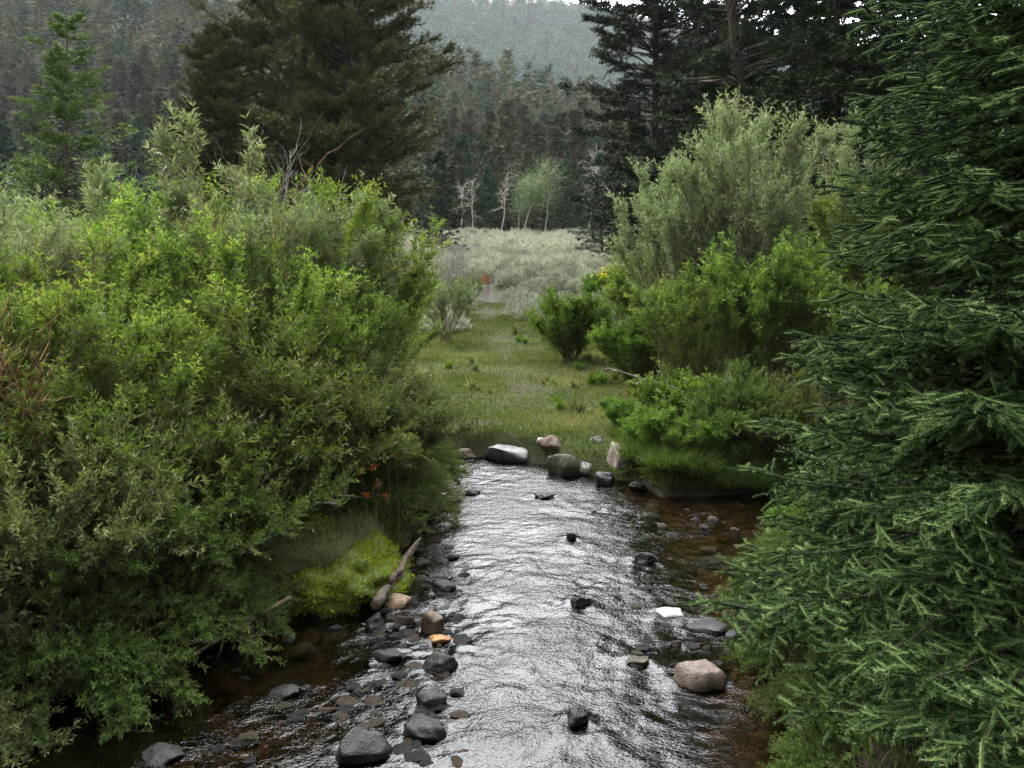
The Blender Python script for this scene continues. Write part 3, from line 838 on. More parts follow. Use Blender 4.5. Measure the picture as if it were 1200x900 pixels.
def bare_things():
    def put(me, name, x, y, lab, cat, rz=0, s=1, tilt=(0, 0)):
        o = obj(name, me); z = float(gz(np.array([x]), np.array([y]))[0])
        o.location = (x, y, max(z, 0) - .03); o.rotation_euler = (*tilt, rz); o.scale = (s, s, s); tag(o, lab, cat)
    put(bare_shrub(31, 3.0, .55, 9, 26, 'twig_grey'), 'dead_shrub', X_at(315, 9.0), 9.0, 'bare grey dead shrub sticking out above the left thicket', 'dead shrub')
    put(bare_shrub(32, 2.75, .4, 8, 18, 'twig_orange'), 'dead_shrub', X_at(268, 7.8), 7.8, 'bare shrub of orange twigs rising from the left thicket', 'dead shrub')
    put(bare_shrub(33, 1.7, .25, 7, 26, 'twig_orange', 1.0), 'dead_shrub', -2.62, 4.75, 'rusty dead twigs at the left edge of the photo', 'dead shrub')
    put(bare_shrub(34, 2.5, .45, 7, 22, 'twig_grey'), 'dead_shrub', X_at(165, 8.9), 8.9, 'bare grey twigs between the young spruce and the pale spray', 'dead shrub')
    put(bare_shrub(35, 2.6, 1.1, 16, 26, 'twig_grey', 1.6), 'dead_shrub', X_at(512, 21), 21, 'tangled dead grey brush at the meadow edge beside the left thicket', 'dead shrub', tilt=(0, .12), s=.85)
    put(bare_shrub(36, 2.3, .5, 9, 20, 'twig_grey', 1.3), 'dead_shrub', X_at(955, 11.8), 11.8, 'bare leaning grey branches in the dark gap between the silvery willows', 'dead shrub', tilt=(0, .35))
    put(bare_shrub(37, 2.0, .4, 5, 14, 'twig'), 'dead_shrub', X_at(420, 8.5), 8.5, 'bare brown twigs over the thicket end', 'dead shrub')
    # loose sticks: px,py,z ends
    def stick(a, b, r0, mat, lab, seed, nm='stick', nt=4):
        r = np.random.default_rng(seed); a = np.array(a); b = np.array(b)
        t = np.linspace(0, 1, 9); L = np.linalg.norm(b - a)
        p = a + (b - a) * t[:, None] + np.cumsum(r.normal(size=(9, 3)) * .014 * L, 0) * (t * (1 - t) * 4)[:, None]
        sm = MB(); tubes(sm, (p - a)[None], (r0 * (1 - .6 * t))[None], 6)
        tt = r.uniform(.3, .95, (1, nt)); q, tg = along((p - a)[None], tt)
        q = q[0]; tg = tg[0]; d = unit(tg + rdir(nt, r) * .8); s = np.linspace(0, 1, 5)
        tw = q[:, None] + d[:, None] * (L * .22 * s)[None, :, None] + r.normal(size=(nt, 5, 3)) * .008 * L * (s > 0)[None, :, None]
        tubes(sm, tw, (r0 * .45 * (1 - .6 * s))[None] * np.ones((nt, 1)), 4)
        o = obj(nm, sm.mesh(nm, M[mat])); o.location = a; tag(o, lab, 'branch')

    def W3(px, py, Y):
        return (X_at(px, Y), Y, Z_at(py, Y))
    stick(W3(832, 470, 9.6), W3(715, 432, 9.3), .012, 'twig_grey', 'pale dead branch reaching from the right bank willows over the meadow', 1, 'dead_branch')
    stick(W3(835, 462, 9.8), W3(770, 452, 9.4), .010, 'twig_grey', 'short pale dead branch forking below the right bank willows', 2, 'dead_branch')
    stick(W3(395, 590, 6.0), W3(255, 578, 5.6), .008, 'twig_grey', 'thin pale branch lying across the left thicket above the hummock', 3, 'dead_branch')
    stick(W3(455, 580, 6.9), W3(360, 590, 6.4), .008, 'twig_grey', 'thin pale twig below the red flowers', 4, 'dead_branch')
    stick(W3(340, 700, 5.0), W3(185, 790, 4.45), .013, 'twig', 'dark brown bare branch trailing over the shaded water', 5, 'dead_branch', 9)
    stick(W3(320, 690, 5.1), W3(150, 735, 4.5), .010, 'twig', 'brown bare branch above the trailing one at the water edge', 6, 'dead_branch', 9)
    stick(W3(505, 440, 9.6), W3(462, 445, 9.2), .012, 'twig_grey', 'grey forked dead branch at the right edge of the left thicket', 7, 'dead_branch')
    stick(W3(466, 522, 10.6), W3(503, 497, 11.2), .022, 'twig_grey', 'pale stick lying in the grass by the far corner of the stream', 8, 'dead_branch', 1)


# ------------------------------------------------------------------ conifers
def conifer(seed, H, Rf, nb, nk, nq, bl, bw, droop=.25, up=.1, low=.06, spread=.5, fill=.25, trunk_r=None, tip_light=.3, bare_in=.2, flatn=.55, jit=.25, dead=0, puff=False):
    """trunk, limbs and needle sprays of a conifer; Rf(t) = branch reach at relative height t"""
    r = np.random.default_rng(seed)
    tr = trunk_r or H * .011
    tk = MB(); t = np.linspace(0, 1, 12)
    wob = np.cumsum(r.normal(size=(12, 2)) * .004 * H, 0); wob -= wob[0]
    tp = np.stack([wob[:, 0], wob[:, 1], t * H], 1)
    tubes(tk, tp[None], (tr * (1 - .93 * t) * (1 + .5 * np.exp(-t * 25)))[None], 9)
    hb = np.sort(low + (1 - low) * r.uniform(0, 1, nb) ** .95)
    ph = np.arange(nb) * 2.39996 + r.normal(size=nb) * .5
    Lb = np.array([Rf(q) for q in hb]) * np.clip(1 + r.normal(size=nb) * jit, .35, 1.6)
    s = np.linspace(0, 1, 7)
    base = np.stack([np.interp(hb, t, tp[:, 0]), np.interp(hb, t, tp[:, 1]), hb * H], 1)
    out = np.stack([np.cos(ph), np.sin(ph), 0 * ph], 1)
    u_ = up + .35 * hb
    bp = base[:, None] + out[:, None] * (Lb[:, None] * s)[:, :, None]
    bp[:, :, 2] += Lb[:, None] * (u_[:, None] * s - droop * s ** 2 * 1.3 + droop * .75 * s ** 3.2)
    bp += np.cumsum(r.normal(size=bp.shape) * .018, 1) * (Lb[:, None, None]) * (s > 0)[None, :, None]
    tubes(tk, bp, (tr * .28 * np.sqrt(Lb / max(Lb.max(), .01)))[:, None] * (1 - .8 * s), 4, cap=False)
    if dead:
        hd = r.uniform(.05, .55, dead); phd = r.uniform(0, 6.28, dead); Ld = np.array([Rf(q) for q in hd]) * r.uniform(.3, .8, dead)
        od = np.stack([np.cos(phd), np.sin(phd), 0 * phd], 1)
        dp = np.stack([np.interp(hd, t, tp[:, 0]), np.interp(hd, t, tp[:, 1]), hd * H], 1)[:, None] + od[:, None] * (Ld[:, None] * s)[:, :, None]
        dp[:, :, 2] += Ld[:, None] * (-.25 * s + .1 * s ** 2)
        dp += np.cumsum(r.normal(size=dp.shape) * .03, 1) * (s > 0)[None, :, None]
        tubes(tk, dp, tr * .16 * np.ones((dead, 1)) * (1 - .8 * s), 3, cap=False)
    cr = MB()
    tt = bare_in + (1 - bare_in) * r.uniform(0, 1, (nb, nk)) ** .8; tt[:, 0] = .97
    p0, tg = along(bp, tt); p0 = p0.reshape(-1, 3); tg = tg.reshape(-1, 3); m = len(p0)
    sd = np.where(r.random(m) < .5, -1, 1)[:, None] * unit(np.cross(tg, [0, 0, 1.0]))
    d1 = unit(tg * r.uniform(.5, 1.1, m)[:, None] + sd * r.uniform(.2, 1.1, m)[:, None] + r.normal(size=(m, 3)) * .18 + [0, 0, -.05 if not puff else .25])
    LbR = np.repeat(Lb, nk)
    l1 = LbR * spread * (1.12 - tt.ravel()) * r.uniform(.6, 1.2, m) + fill
    q = nq
    k = r.uniform(0, 1, (m, q))
    b = p0[:, None] + d1[:, None] * (l1[:, None] * k)[:, :, None]
    b[:, :, 2] -= (.18 * l1[:, None] * k ** 2)
    rd = r.normal(size=(m, q, 3)); rd[:, :, 2] = rd[:, :, 2] * flatn + (.25 if puff else .05)
    dd = unit(d1[:, None] * (.4 if puff else .8) + rd * .62)
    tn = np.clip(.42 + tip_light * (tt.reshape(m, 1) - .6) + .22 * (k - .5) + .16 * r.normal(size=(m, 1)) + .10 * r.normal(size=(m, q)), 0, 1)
    b = b.reshape(-1, 3); dd = dd.reshape(-1, 3); n = len(b)
    needles(cr, b, dd, unit(np.array([0, 0, 1.0]) + r.normal(size=(n, 3)) * .6), bl * r.uniform(.6, 1.25, n), bw * r.uniform(.7, 1.2, n), tn.ravel())
    return tk, cr


def tree_thing(name, parts, leafm, barkm):
    t = thing(name)
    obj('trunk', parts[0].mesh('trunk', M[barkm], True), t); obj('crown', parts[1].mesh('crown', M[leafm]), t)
    return t


def put_tree(t, px, Y, label, cat, rz=0, s=1.0, tilt=0.0, group=None, sz=None):
    o = t if not USED.get(t.name) else copy_tree(t)
    if o is t: USED[t.name] = True
    x = X_at(px, Y); z = float(gz(np.array([x]), np.array([Y]))[0])
    o.location = (x, Y, z - .08); o.rotation_euler = (0, tilt, rz); o.scale = (s, s, sz or s); tag(o, label, cat, group)
    return o


def mid_conifers():
    cone = lambda R, p=.8: (lambda t: R * max(1 - t, .02) ** p + .08)
    oval = lambda R: (lambda t: R * (max(1 - t, .0) ** .55) * min(1, .45 + 1.6 * t) + .1)
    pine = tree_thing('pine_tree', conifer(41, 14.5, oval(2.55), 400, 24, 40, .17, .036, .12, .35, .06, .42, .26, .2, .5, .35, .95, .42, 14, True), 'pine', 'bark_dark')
    put_tree(pine, 412, 27, 'large dark pine with a dense crown above the right end of the left thicket', 'pine tree', .3, 1.0, group='pines behind the left thicket')
    put_tree(pine, 345, 30, 'large dark pine left of the dense one, behind the bare grey shrub', 'pine tree', 2.2, 1.05, group='pines behind the left thicket')
    put_tree(pine, 250, 27, 'smaller sparse dark pine behind the pale willow spray', 'pine tree', 4.1, .62, group='pines behind the left thicket', sz=.55)
    young = tree_thing('young_spruce', conifer(42, 6.0, cone(1.25, .75), 120, 22, 34, .075, .013, .18, .32, .05, .38, .08, .06, .8, .08, .6, .3), 'spruce_young', 'bark')
    put_tree(young, 78, 15, 'young light green spruce with a pointed open top rising above the left thicket', 'spruce tree')
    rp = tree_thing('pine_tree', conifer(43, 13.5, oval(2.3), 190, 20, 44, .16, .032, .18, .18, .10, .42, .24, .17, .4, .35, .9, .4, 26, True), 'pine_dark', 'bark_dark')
    g = 'dark pines above the right bank'
    put_tree(rp, 775, 25, 'dark layered pine at the left end of the right hand trees', 'pine tree', .5, 1.0, group=g)
    sp = tree_thing('pine_tree', conifer(44, 13, oval(1.8), 95, 15, 40, .16, .03, .2, .15, .22, .40, .2, .2, .4, .4, .9, .4, 40, True), 'pine_dark', 'bark')
    put_tree(sp, 862, 23, 'sparse pine with a straight grey trunk against the white sky', 'pine tree', 1.3, 1.0, group=g)
    put_tree(sp, 905, 20, 'leaning sparse dark pine right of the straight grey trunk', 'pine tree', 3.0, .95, .12, group=g)
    put_tree(rp, 812, 30, 'dark pine behind the straight grey trunk', 'pine tree', 3.2, .9, group=g)
    ds = tree_thing('spruce_tree', conifer(45, 10.5, cone(2.1, .7), 260, 24, 38, .105, .022, .28, .15, .04, .34, .12, .13, .4, .2, .5, .25, 40), 'dark_spruce', 'bark_dark')
    g = 'dark spruces behind the right bank'
    put_tree(ds, 985, 16.5, 'tall dark spruce behind the bent silvery willow', 'spruce tree', .4, 1.0, group=g)
    put_tree(ds, 1085, 14.5, 'dark spruce between the bent silvery willow and the big spruce', 'spruce tree', 2.5, .9, group=g)
    put_tree(ds, 1180, 12, 'dark spruce close behind the big spruce at the right edge', 'spruce tree', 4.0, .85, group=g)
    put_tree(ds, 1035, 20, 'dark spruce filling the gap between the two darkest spruces', 'spruce tree', 1.4, 1.05, group=g)
    put_tree(ds, 900, 26, 'dark spruce far behind the leaning pine', 'spruce tree', 2.9, 1.1, group=g)
    put_tree(ds, 1130, 17, 'dark spruce behind the top of the big spruce', 'spruce tree', 0.2, 1.1, group=g)
    put_tree(ds, 935, 21, 'dark spruce behind the tallest silvery willow', 'spruce tree', 5.0, .95, group=g)
    sm = tree_thing('small_conifer', conifer(46, 4.6, cone(1.15, .7), 110, 12, 22, .12, .03, .2, .2, .03, .36, .1, .07, .4, .12, .6, .25), 'dark_spruce', 'bark_dark')
    g = 'small conifers at the meadow edge'
    for px, Y, s, sz, lab in [
        (705, 38, .95, 1.0, 'small dark bushy conifer at the right edge of the meadow'),
        (728, 33, .9, 1.0, 'dark conifer right of the small bushy one at the meadow edge'),
        (517, 38, .95, 1.05, 'small dark conifer beside the large pine at the left meadow edge'),
        (660, 61, .9, 1.45, 'slender dark spruce at the back of the meadow right of the aspens'),
        (680, 63, .8, 1.1, 'short dark spruce right of the slender one at the meadow back'),
        (560, 61, .75, .95, 'dark little spruce at the meadow back left of the white trunk'),
        (548, 64, .8, 1.3, 'dark spruce left of the little one at the meadow back'),
        (575, 66, .8, 1.25, 'dark spruce behind the white aspen trunk'),
        (640, 67, .8, 1.15, 'dark spruce behind the green aspen crowns'),
        (700, 66, .9, 1.35, 'dark spruce behind the short dark one at the meadow back'),
    ]:
        put_tree(sm, px, Y, lab, 'conifer', px * .7, s, 0, g, sz)


def aspens():
    def aspen(seed, H, lean, leafy):
        r = np.random.default_rng(seed); t = np.linspace(0, 1, 10)
        tp = np.stack([lean * H * t + np.cumsum(r.normal(size=10)) * .012 * H * (t > 0), np.cumsum(r.normal(size=10)) * .01 * H * (t > 0), t * H], 1)
        tk = MB(); tubes(tk, tp[None], (H * .0105 * (1 - .75 * t))[None], 7)
        n = 26; tt = r.uniform(.45, 1, (1, n)); p, tg = along(tp[None], tt); p = p[0]; tg = tg[0]
        d = unit(tg * .7 + rdir(n, r) * .9); s = np.linspace(0, 1, 6)
        bp = p[:, None] + d[:, None] * (H * .24 * r.uniform(.5, 1.1, n)[:, None] * s)[:, :, None] + np.cumsum(r.normal(size=(n, 6, 3)) * .012 * H, 1) * (s > 0)[None, :, None]
        tubes(tk, bp, (H * .003 * (1 - .7 * s))[None] * np.ones((n, 1)), 4)
        q, tg = along(bp, r.uniform(.3, 1, (n, 8))); q = q.reshape(-1, 3); tg = tg.reshape(-1, 3); m = len(q); s = np.linspace(0, 1, 4)
        tw = q[:, None] + unit(tg + rdir(m, r))[:, None] * (H * .08 * s)[None, :, None]
        tubes(tk, tw, (H * .0013 * (1 - .6 * s))[None] * np.ones((m, 1)), 3, cap=False)
        cr = MB()
        if leafy:
            k = 1700; c = bp[r.integers(n, size=k), r.integers(2, 6, size=k)] + r.normal(size=(k, 3)) * H * .075
            leaves(cr, c, rdir(k, r), rdir(k, r), .11, .09, .1, .05, r.uniform(0, 1, k))
        return tk, cr
    for seed, px, Y, H, lean, leafy, lab in [
        (51, 588, 59, 4.3, .10, False, 'bare dead aspen with a thick white trunk and white twigs'),
        (52, 612, 58.5, 4.0, .26, True, 'leaning white aspen with a pale green crown'),
        (53, 606, 60, 3.8, .12, True, 'thin pale aspen left beside the leaning one'),
        (54, 640, 60, 4.6, .0, True, 'taller green aspen right of the leaning white one'),
        (55, 556, 60, 3.9, -.03, False, 'thin bare whitish dead aspen left of the thick white trunk'),
        (56, 690, 62, 5.6, .02, False, 'tall thin bare grey dead tree at the right back of the meadow'),
        (57, 538, 57, 3.3, .03, False, 'thin bare grey dead tree nearest the left meadow edge'),
    ]:
        tk, cr = aspen(seed, H, lean, leafy)
        x = X_at(px, Y); t = thing('aspen_tree', (x, Y, float(gz(np.array([x]), np.array([Y]))[0]) - .05))
        obj('trunk', tk.mesh('trunk', M['aspen_bark'], True), t)
        if leafy: obj('crown', cr.mesh('crown', M['aspen']), t)
        tag(t, lab, 'aspen tree' if leafy else 'dead tree')


# ------------------------------------------------------------------ hill forest
def forest():
    cone = lambda R, p: (lambda t: R * max(1 - t, .02) ** p + .12)
    kinds = []
    for j, (mat, word) in enumerate((('hill_brown', 'dull grey-brown conifer'), ('hill_green', 'dark olive conifer'), ('hill_blue', 'blue-green conifer'))):
        for q in range(2):
            tk, cr = conifer(60 + j * 2 + q, 10, cone(1.75 - .35 * q, .85), 85, 8, 9, .5, .17, .2, .1, .05, .34, .25, .11, .3, .15, .6, .25)
            a = MB(); v, f, t, m = tk.arrays(); a.add(v, f, t, 1); v, f, t, m = cr.arrays(); a.add(v, f, t, 0)
            kinds.append((a.mesh('conifer', [M[mat], M['bark']]), word))
    r = np.random.default_rng(61)
    cand = []
    tries = 0
    while len(cand) < 1500 and tries < 40000:
        tries += 1
        Y = 64 + (r.uniform() ** .8) * 128
        u = r.uniform(-.64, .46)
        x = u * Y
        if any((x - c[0]) ** 2 + (Y - c[1]) ** 2 < (2.6 + .007 * Y) ** 2 for c in cand[-400:]): continue
        cand.append((x, Y, r.uniform(.55, 1.1) * (.75 if Y < 75 else 1)))
    xs = np.array([c[0] for c in cand]); Ys = np.array([c[1] for c in cand])
    u = xs / Ys; px = CX + u * F
    vis = ((px > -20) & (px < 205)) | ((px > 500) & (px < 760)) | ((px > 825) & (px < 880))
    score = np.where(vis, Ys, Ys + 1000)
    order = np.argsort(score)
    ind = set(order[:290].tolist())
    zs = gz(xs, Ys)
    stuff = MB()
    low = []
    for j in range(3):
        tk, cr = conifer(70 + j, 10, cone(1.7, .75), 34, 4, 6, .8, .26, .2, .1, .05, .34, .25, .11, .3, .1, .6, .25)
        low.append(cr.arrays())
    for i in range(len(cand)):
        g = r.random() ; Yv = Ys[i]
        brown = .62 if Yv > 78 else .3
        k = 0 if g < brown else (1 if g < brown + .3 else 2)
        s = cand[i][2] * r.uniform(.85, 1.15)
        if i in ind:
            me, word = kinds[k * 2 + int(r.random() < .5)]
            o = obj('conifer', me); o.location = (xs[i], Ys[i], zs[i] - .3); o.rotation_euler = (0, 0, r.uniform(0, 6.28)); w = r.uniform(.85, 1.1)
            o.scale = (s * w, s * w, s)
            zone = 'at the foot of the wooded hill' if Yv < 85 else ('on the lower slope of the wooded hill' if Yv < 125 else 'high on the slope of the wooded hill')
            side = 'above the left thicket' if px[i] < 400 else 'beyond the meadow'
            tag(o, f'{word} {zone}, {side}', 'conifer', f'{word}s {zone} {side}')
        else:
            v, f, t, _ = low[k]
            a = r.uniform(0, 6.28); c, sn = math.cos(a), math.sin(a)
            vv = v @ np.array([[c, sn, 0], [-sn, c, 0], [0, 0, 1]]) * s + [xs[i], Ys[i], zs[i] - .3]
            stuff.add(vv, f, np.clip(t + r.normal() * .22, 0, 1), k)
    mats = [M['hill_brown'], M['hill_green'], M['hill_blue']]
    tag(obj('forest', stuff.mesh('forest', mats)), 'dense conifer forest covering the rest of the near hill', 'forest', kind='stuff')
    # far hill
    far = MB(); n = 15000
    vl = []
    for j in range(3):
        tk, cr = conifer(80 + j, 11, cone(2.1, .75), 16, 3, 3, 2.0, .9, .2, .1, .05, .3, .4, .1, .3, .1, .6, .25)
        vl.append(cr.arrays())
    Y = 340 + r.uniform(0, 1, n) * 500; uu = r.uniform(-.62, .5, n); x = uu * Y
    z = gz(x, Y); dens = fbm(x * .012, Y * .012, 3, 91)
    elev = (z - 2) / Y
    crest = .317 - np.where(uu > .087, .19, .10) * (uu - .087)
    keep = (dens > .30) & ((elev < crest - .017) | (r.random(n) < .12)) & (z > 30)
    for i in np.nonzero(keep)[0]:
        j = r.integers(3)
        v, f, t, _ = vl[j]; s = r.uniform(.7, 1.35)
        a = r.uniform(0, 6.28); c, sn = math.cos(a), math.sin(a)
        far.add(v @ np.array([[c, sn, 0], [-sn, c, 0], [0, 0, 1]]) * s + [x[i], Y[i], z[i] - .3], f, np.clip(t + r.normal() * .25, 0, 1), 1 if r.random() < .25 else (2 if r.random() < .95 else 0))
    tag(obj('distant_forest', far.mesh('distant_forest', [M['hill_brown'], M['hill_green'], M['far_green']])), 'hazy blue-green forest on the distant hillside', 'forest', kind='stuff')


# ------------------------------------------------------------------ meadow
def meadow():
    r = np.random.default_rng(71)
    def sage(n, h, lw):
        fm = MB(); d = rdir(n, r); d[:, 2] = np.abs(d[:, 2])
        b = d * (r.uniform(.5, 1, n) ** .5)[:, None] * [.36, .36, h]
        dd = unit(d + rdir(n, r) * .8 + [0, 0, .6])
        needles(fm, b, dd, rdir(n, r), .075 * lw, .022 * lw, np.clip(r.normal(.55, .2, n), 0, 1))
        return fm
    tm = [sage(900, .42, 1.0).mesh('sagebrush', M['sage']) for _ in range(3)]
    pts = []
    n = 0
    while n < 30000 and len(pts) < 1900:
        n += 1
        Y = 18 + 41.5 * r.uniform() ** .7; u = r.uniform(-.22, .24); x = u * Y
        dn = .35 + .85 * float(sstep(21, 34, Y)); 
        nz = float(fbm(np.array([x * .5]), np.array([Y * .5]), 3, 95)[0])
        if r.random() > dn * (.25 + 2.6 * max(nz - .40, 0) * 2): continue
        if float(trail_d(np.array([x]), np.array([Y]))[0]) < .55 and Y < 26: continue
        pts.append((x, Y))
    pts.sort(key=lambda p: p[1] + (0 if -.11 < p[0] / p[1] < .14 else 100))
    xs = np.array([p[0] for p in pts]); Ys = np.array([p[1] for p in pts]); zs = gz(xs, Ys)
    lowsage = [sage(150, .42, 2.0).arrays() for _ in range(3)]
    stuff = MB()
    for i in range(len(pts)):
        s = r.uniform(.7, 1.6)
        if i < 280:
            o = obj('sagebrush', tm[i % 3]); o.location = (xs[i], Ys[i], zs[i] - .03); o.rotation_euler = (0, 0, r.uniform(0, 6)); o.scale = (s * r.uniform(.85, 1.3), s, s * r.uniform(.8, 1.15))
            side = 'left of' if xs[i] < np.interp(Ys[i], TRAIL[:, 1], TRAIL[:, 0]) else 'right of'
            zone = 'in the near meadow' if Ys[i] < 24 else ('halfway up the meadow' if Ys[i] < 34 else 'in the pale upper meadow')
            tag(o, f'silver-grey sagebrush {zone} {side} the trail', 'sagebrush', f'sagebrush {zone} {side} the trail')
        else:
            v, f, t, _ = lowsage[i % 3]; stuff.add(v * s + [xs[i], Ys[i], zs[i] - .03], f, t)
    tag(obj('sagebrush_cover', stuff.mesh('sagebrush_cover', M['sage'])), 'pale silver sagebrush covering the upper meadow', 'sagebrush', kind='stuff')

    # grass
    def blades(n, xr, yr, wfun, h, w, mat, name, lab, clump=0):
        x = r.uniform(*xr, n); y = r.uniform(*yr, n)
        sd = np.where(y < 14, sd_poly(x, y), 9.0)
        wgt = wfun(x, y, sd); k = r.random(n) < wgt
        x, y = x[k], y[k]; m = len(x)
        z = gz(x, y)
        hh = h(x, y) * r.uniform(.5, 1.25, m)
        lean = r.normal(size=(m, 3)) * .35; lean[:, 2] = 1
        mb = MB()
        tn = np.clip(.45 + .5 * (fbm(x * 1.2, y * 1.2, 3, 33) - .5) * 2 + r.normal(size=m) * .2, 0, 1)
        strips(mb, np.stack([x, y, z - .01], 1), lean, rdir(m, r) * [1, 1, .2], hh, w * (1 + y * .045), .3, tn)
        tag(obj(name, mb.mesh(name, M[mat])), lab, 'grass', kind='stuff')
    blades(420000, (-2.6, 4.6), (8.2, 24), lambda x, y, s: (s > .16) * (1 - .93 * dirt_at(x, y)) * np.clip(1.15 - (y - 9) / 16, .12, 1) * (np.abs(x - .4) < .16 * y + .6),
           lambda x, y: .022 + .06 * fbm(x * .9, y * .9, 3, 44) ** 1.5 * 1.7, .0052, 'grass', 'grass', 'short green grass of the meadow beyond the stream')
    blades(60000, (-5, 8), (2.0, 9), lambda x, y, s: (s > .06) * np.where(s < .5, .9, .35) * np.where(np.hypot(x - 2.6, y - 4.2) < 1.6, .25, 1), lambda x, y: .04 + .08 * fbm(x * 1.5, y * 1.5, 3, 45), .0045, 'grass', 'bank_grass', 'rank grass on the near banks under the bushes')
    # grass hanging over the lip of both banks
    n = 420000; x = r.uniform(-3.2, 4.6, n); y = r.uniform(2.6, 10.9, n); sdv = sd_poly(x, y)
    k = (sdv > .05) & (sdv < .42) & (r.random(n) < np.where(y > 9.6, .15, .8) * np.where((x > .2) & (x < 1.3) & (y > 8.8), .15, 1) * np.where((x > 0) & (y < 6.5), .30, 1)) & (np.hypot(x + 1.2, y - 5.95) > .62); x, y, sdv = x[k], y[k], sdv[k]
    gx = sd_poly(x + .02, y) - sd_poly(x - .02, y); gy = sd_poly(x, y + .02) - sd_poly(x, y - .02)
    g = unit(np.stack([gx, gy, 0 * gx], 1)); m = len(x); z = gz(x, y)
    ln = -g * (r.uniform(.1, 1.3, m) * sstep(.45, .05, sdv))[:, None] + r.normal(size=(m, 3)) * .3; ln[:, 2] = 1
    mb = MB(); strips(mb, np.stack([x, y, z - .01], 1), ln, rdir(m, r) * [1, 1, .2], np.where((y > 9.6) | ((x > 0) & (y < 6.5)), .08, .17) * r.uniform(.4, 1.3, m), .0058, .4, np.clip(r.normal(.4, .25, m), 0, 1))
    tag(obj('lip_grass', mb.mesh('lip_grass', M['tall_grass'])), 'grass hanging over the lips of the stream banks', 'grass', kind='stuff')
    # weeds standing about the meadow
    wt = []
    for q in range(3):
        mb = MB(); n = 110; a = r.uniform(0, 6.28, n); d = np.stack([np.cos(a) * .5, np.sin(a) * .5, np.ones(n)], 1) + r.normal(size=(n, 3)) * .25
        t = r.uniform(0, 1, n); strips(mb, unit(d) * (t * .012)[:, None], unit(d) + rdir(n, r) * .35, rdir(n, r),   .2 * r.uniform(.35, 1.1, n), .013, .3, r.uniform(0, 1, n))
        wt.append(mb.mesh('weed', M[('grass', 'willow_grey', 'shrub_bright')[q]]))
    nw = 0
    while nw < 90:
        Y = r.uniform(10.9, 24); px = r.uniform(470, 760); x = X_at(px, Y)
        if float(trail_d(np.array([x]), np.array([Y]))[0]) < .35 or float(sd_poly(np.array([x]), np.array([Y]))[0]) < .3: continue
        if px > 600 and Y < 13 and r.random() < .5: continue
        q = int(r.integers(3)); o = obj('weed', wt[q]); o.location = (x, Y, float(gz(np.array([x]), np.array([Y]))[0]) - .01); g = r.uniform(.5, 1.2); o.scale = (g, g, g); o.rotation_euler = (0, 0, r.uniform(0, 6))
        w = ('yellowish', 'grey-green', 'bright green')[q]; zone = 'close to the far bank' if Y < 15 else 'further up the meadow'
        tag(o, f'low {w} weed in the grass {zone}', 'weed', f'{w} weeds {zone}'); nw += 1
    # tussocks of lush grass on the right bank
    def tuss(n, R, h):
        mb = MB(); a = r.uniform(0, 6.28, n); q = np.sqrt(r.uniform(0, 1, n)) * R
        b = np.stack([np.cos(a) * q, np.sin(a) * q, 0 * q], 1)
        h = h * .72
        d = np.stack([np.cos(a) * q / R * .6, np.sin(a) * q / R * .7, np.ones(n)], 1) + r.normal(size=(n, 3)) * .3
        strips(mb, b, d, rdir(n, r) * [1, 1, .2], h * r.uniform(.5, 1.1, n), .0075, .35, r.uniform(0, 1, n))
        return mb.mesh('grass_tussock', M['tall_grass'])
    tms = [tuss(1500, .26, .5), tuss(1200, .22, .42)]
    for i, (px, Y, s, lab) in enumerate([
        (757, 9.0, .85, 'tuft of tall bright grass beside the pink tan boulder'),
        (785, 8.45, .8, 'tuft of tall bright grass right of the first one, at the water edge'),
        (815, 8.45, .8, 'tuft of tall grass in front of the green leaning willow'),
        (850, 8.42, .75, 'tuft of tall grass below the small leafy bush'),
        (770, 9.6, .9, 'tuft of tall grass behind the tuft by the pink tan boulder'),
        (735, 10.0, .7, 'short grass tuft just behind the pink tan boulder'),
        (884, 8.45, .7, 'tuft of grass under the dark low willow on the right bank'),
        (489, 11.0, .7, 'grass tuft at the far left corner of the stream')]):
        x = X_at(px, Y); o = obj('grass_tussock', tms[i % 2]); z = float(gz(np.array([x]), np.array([Y]))[0])
        o.location = (x, Y, max(z, 0) - .02); o.scale = (s, s, s); o.rotation_euler = (0, 0, i * 1.3)
        tag(o, lab, 'grass tuft', 'lush grass tufts')


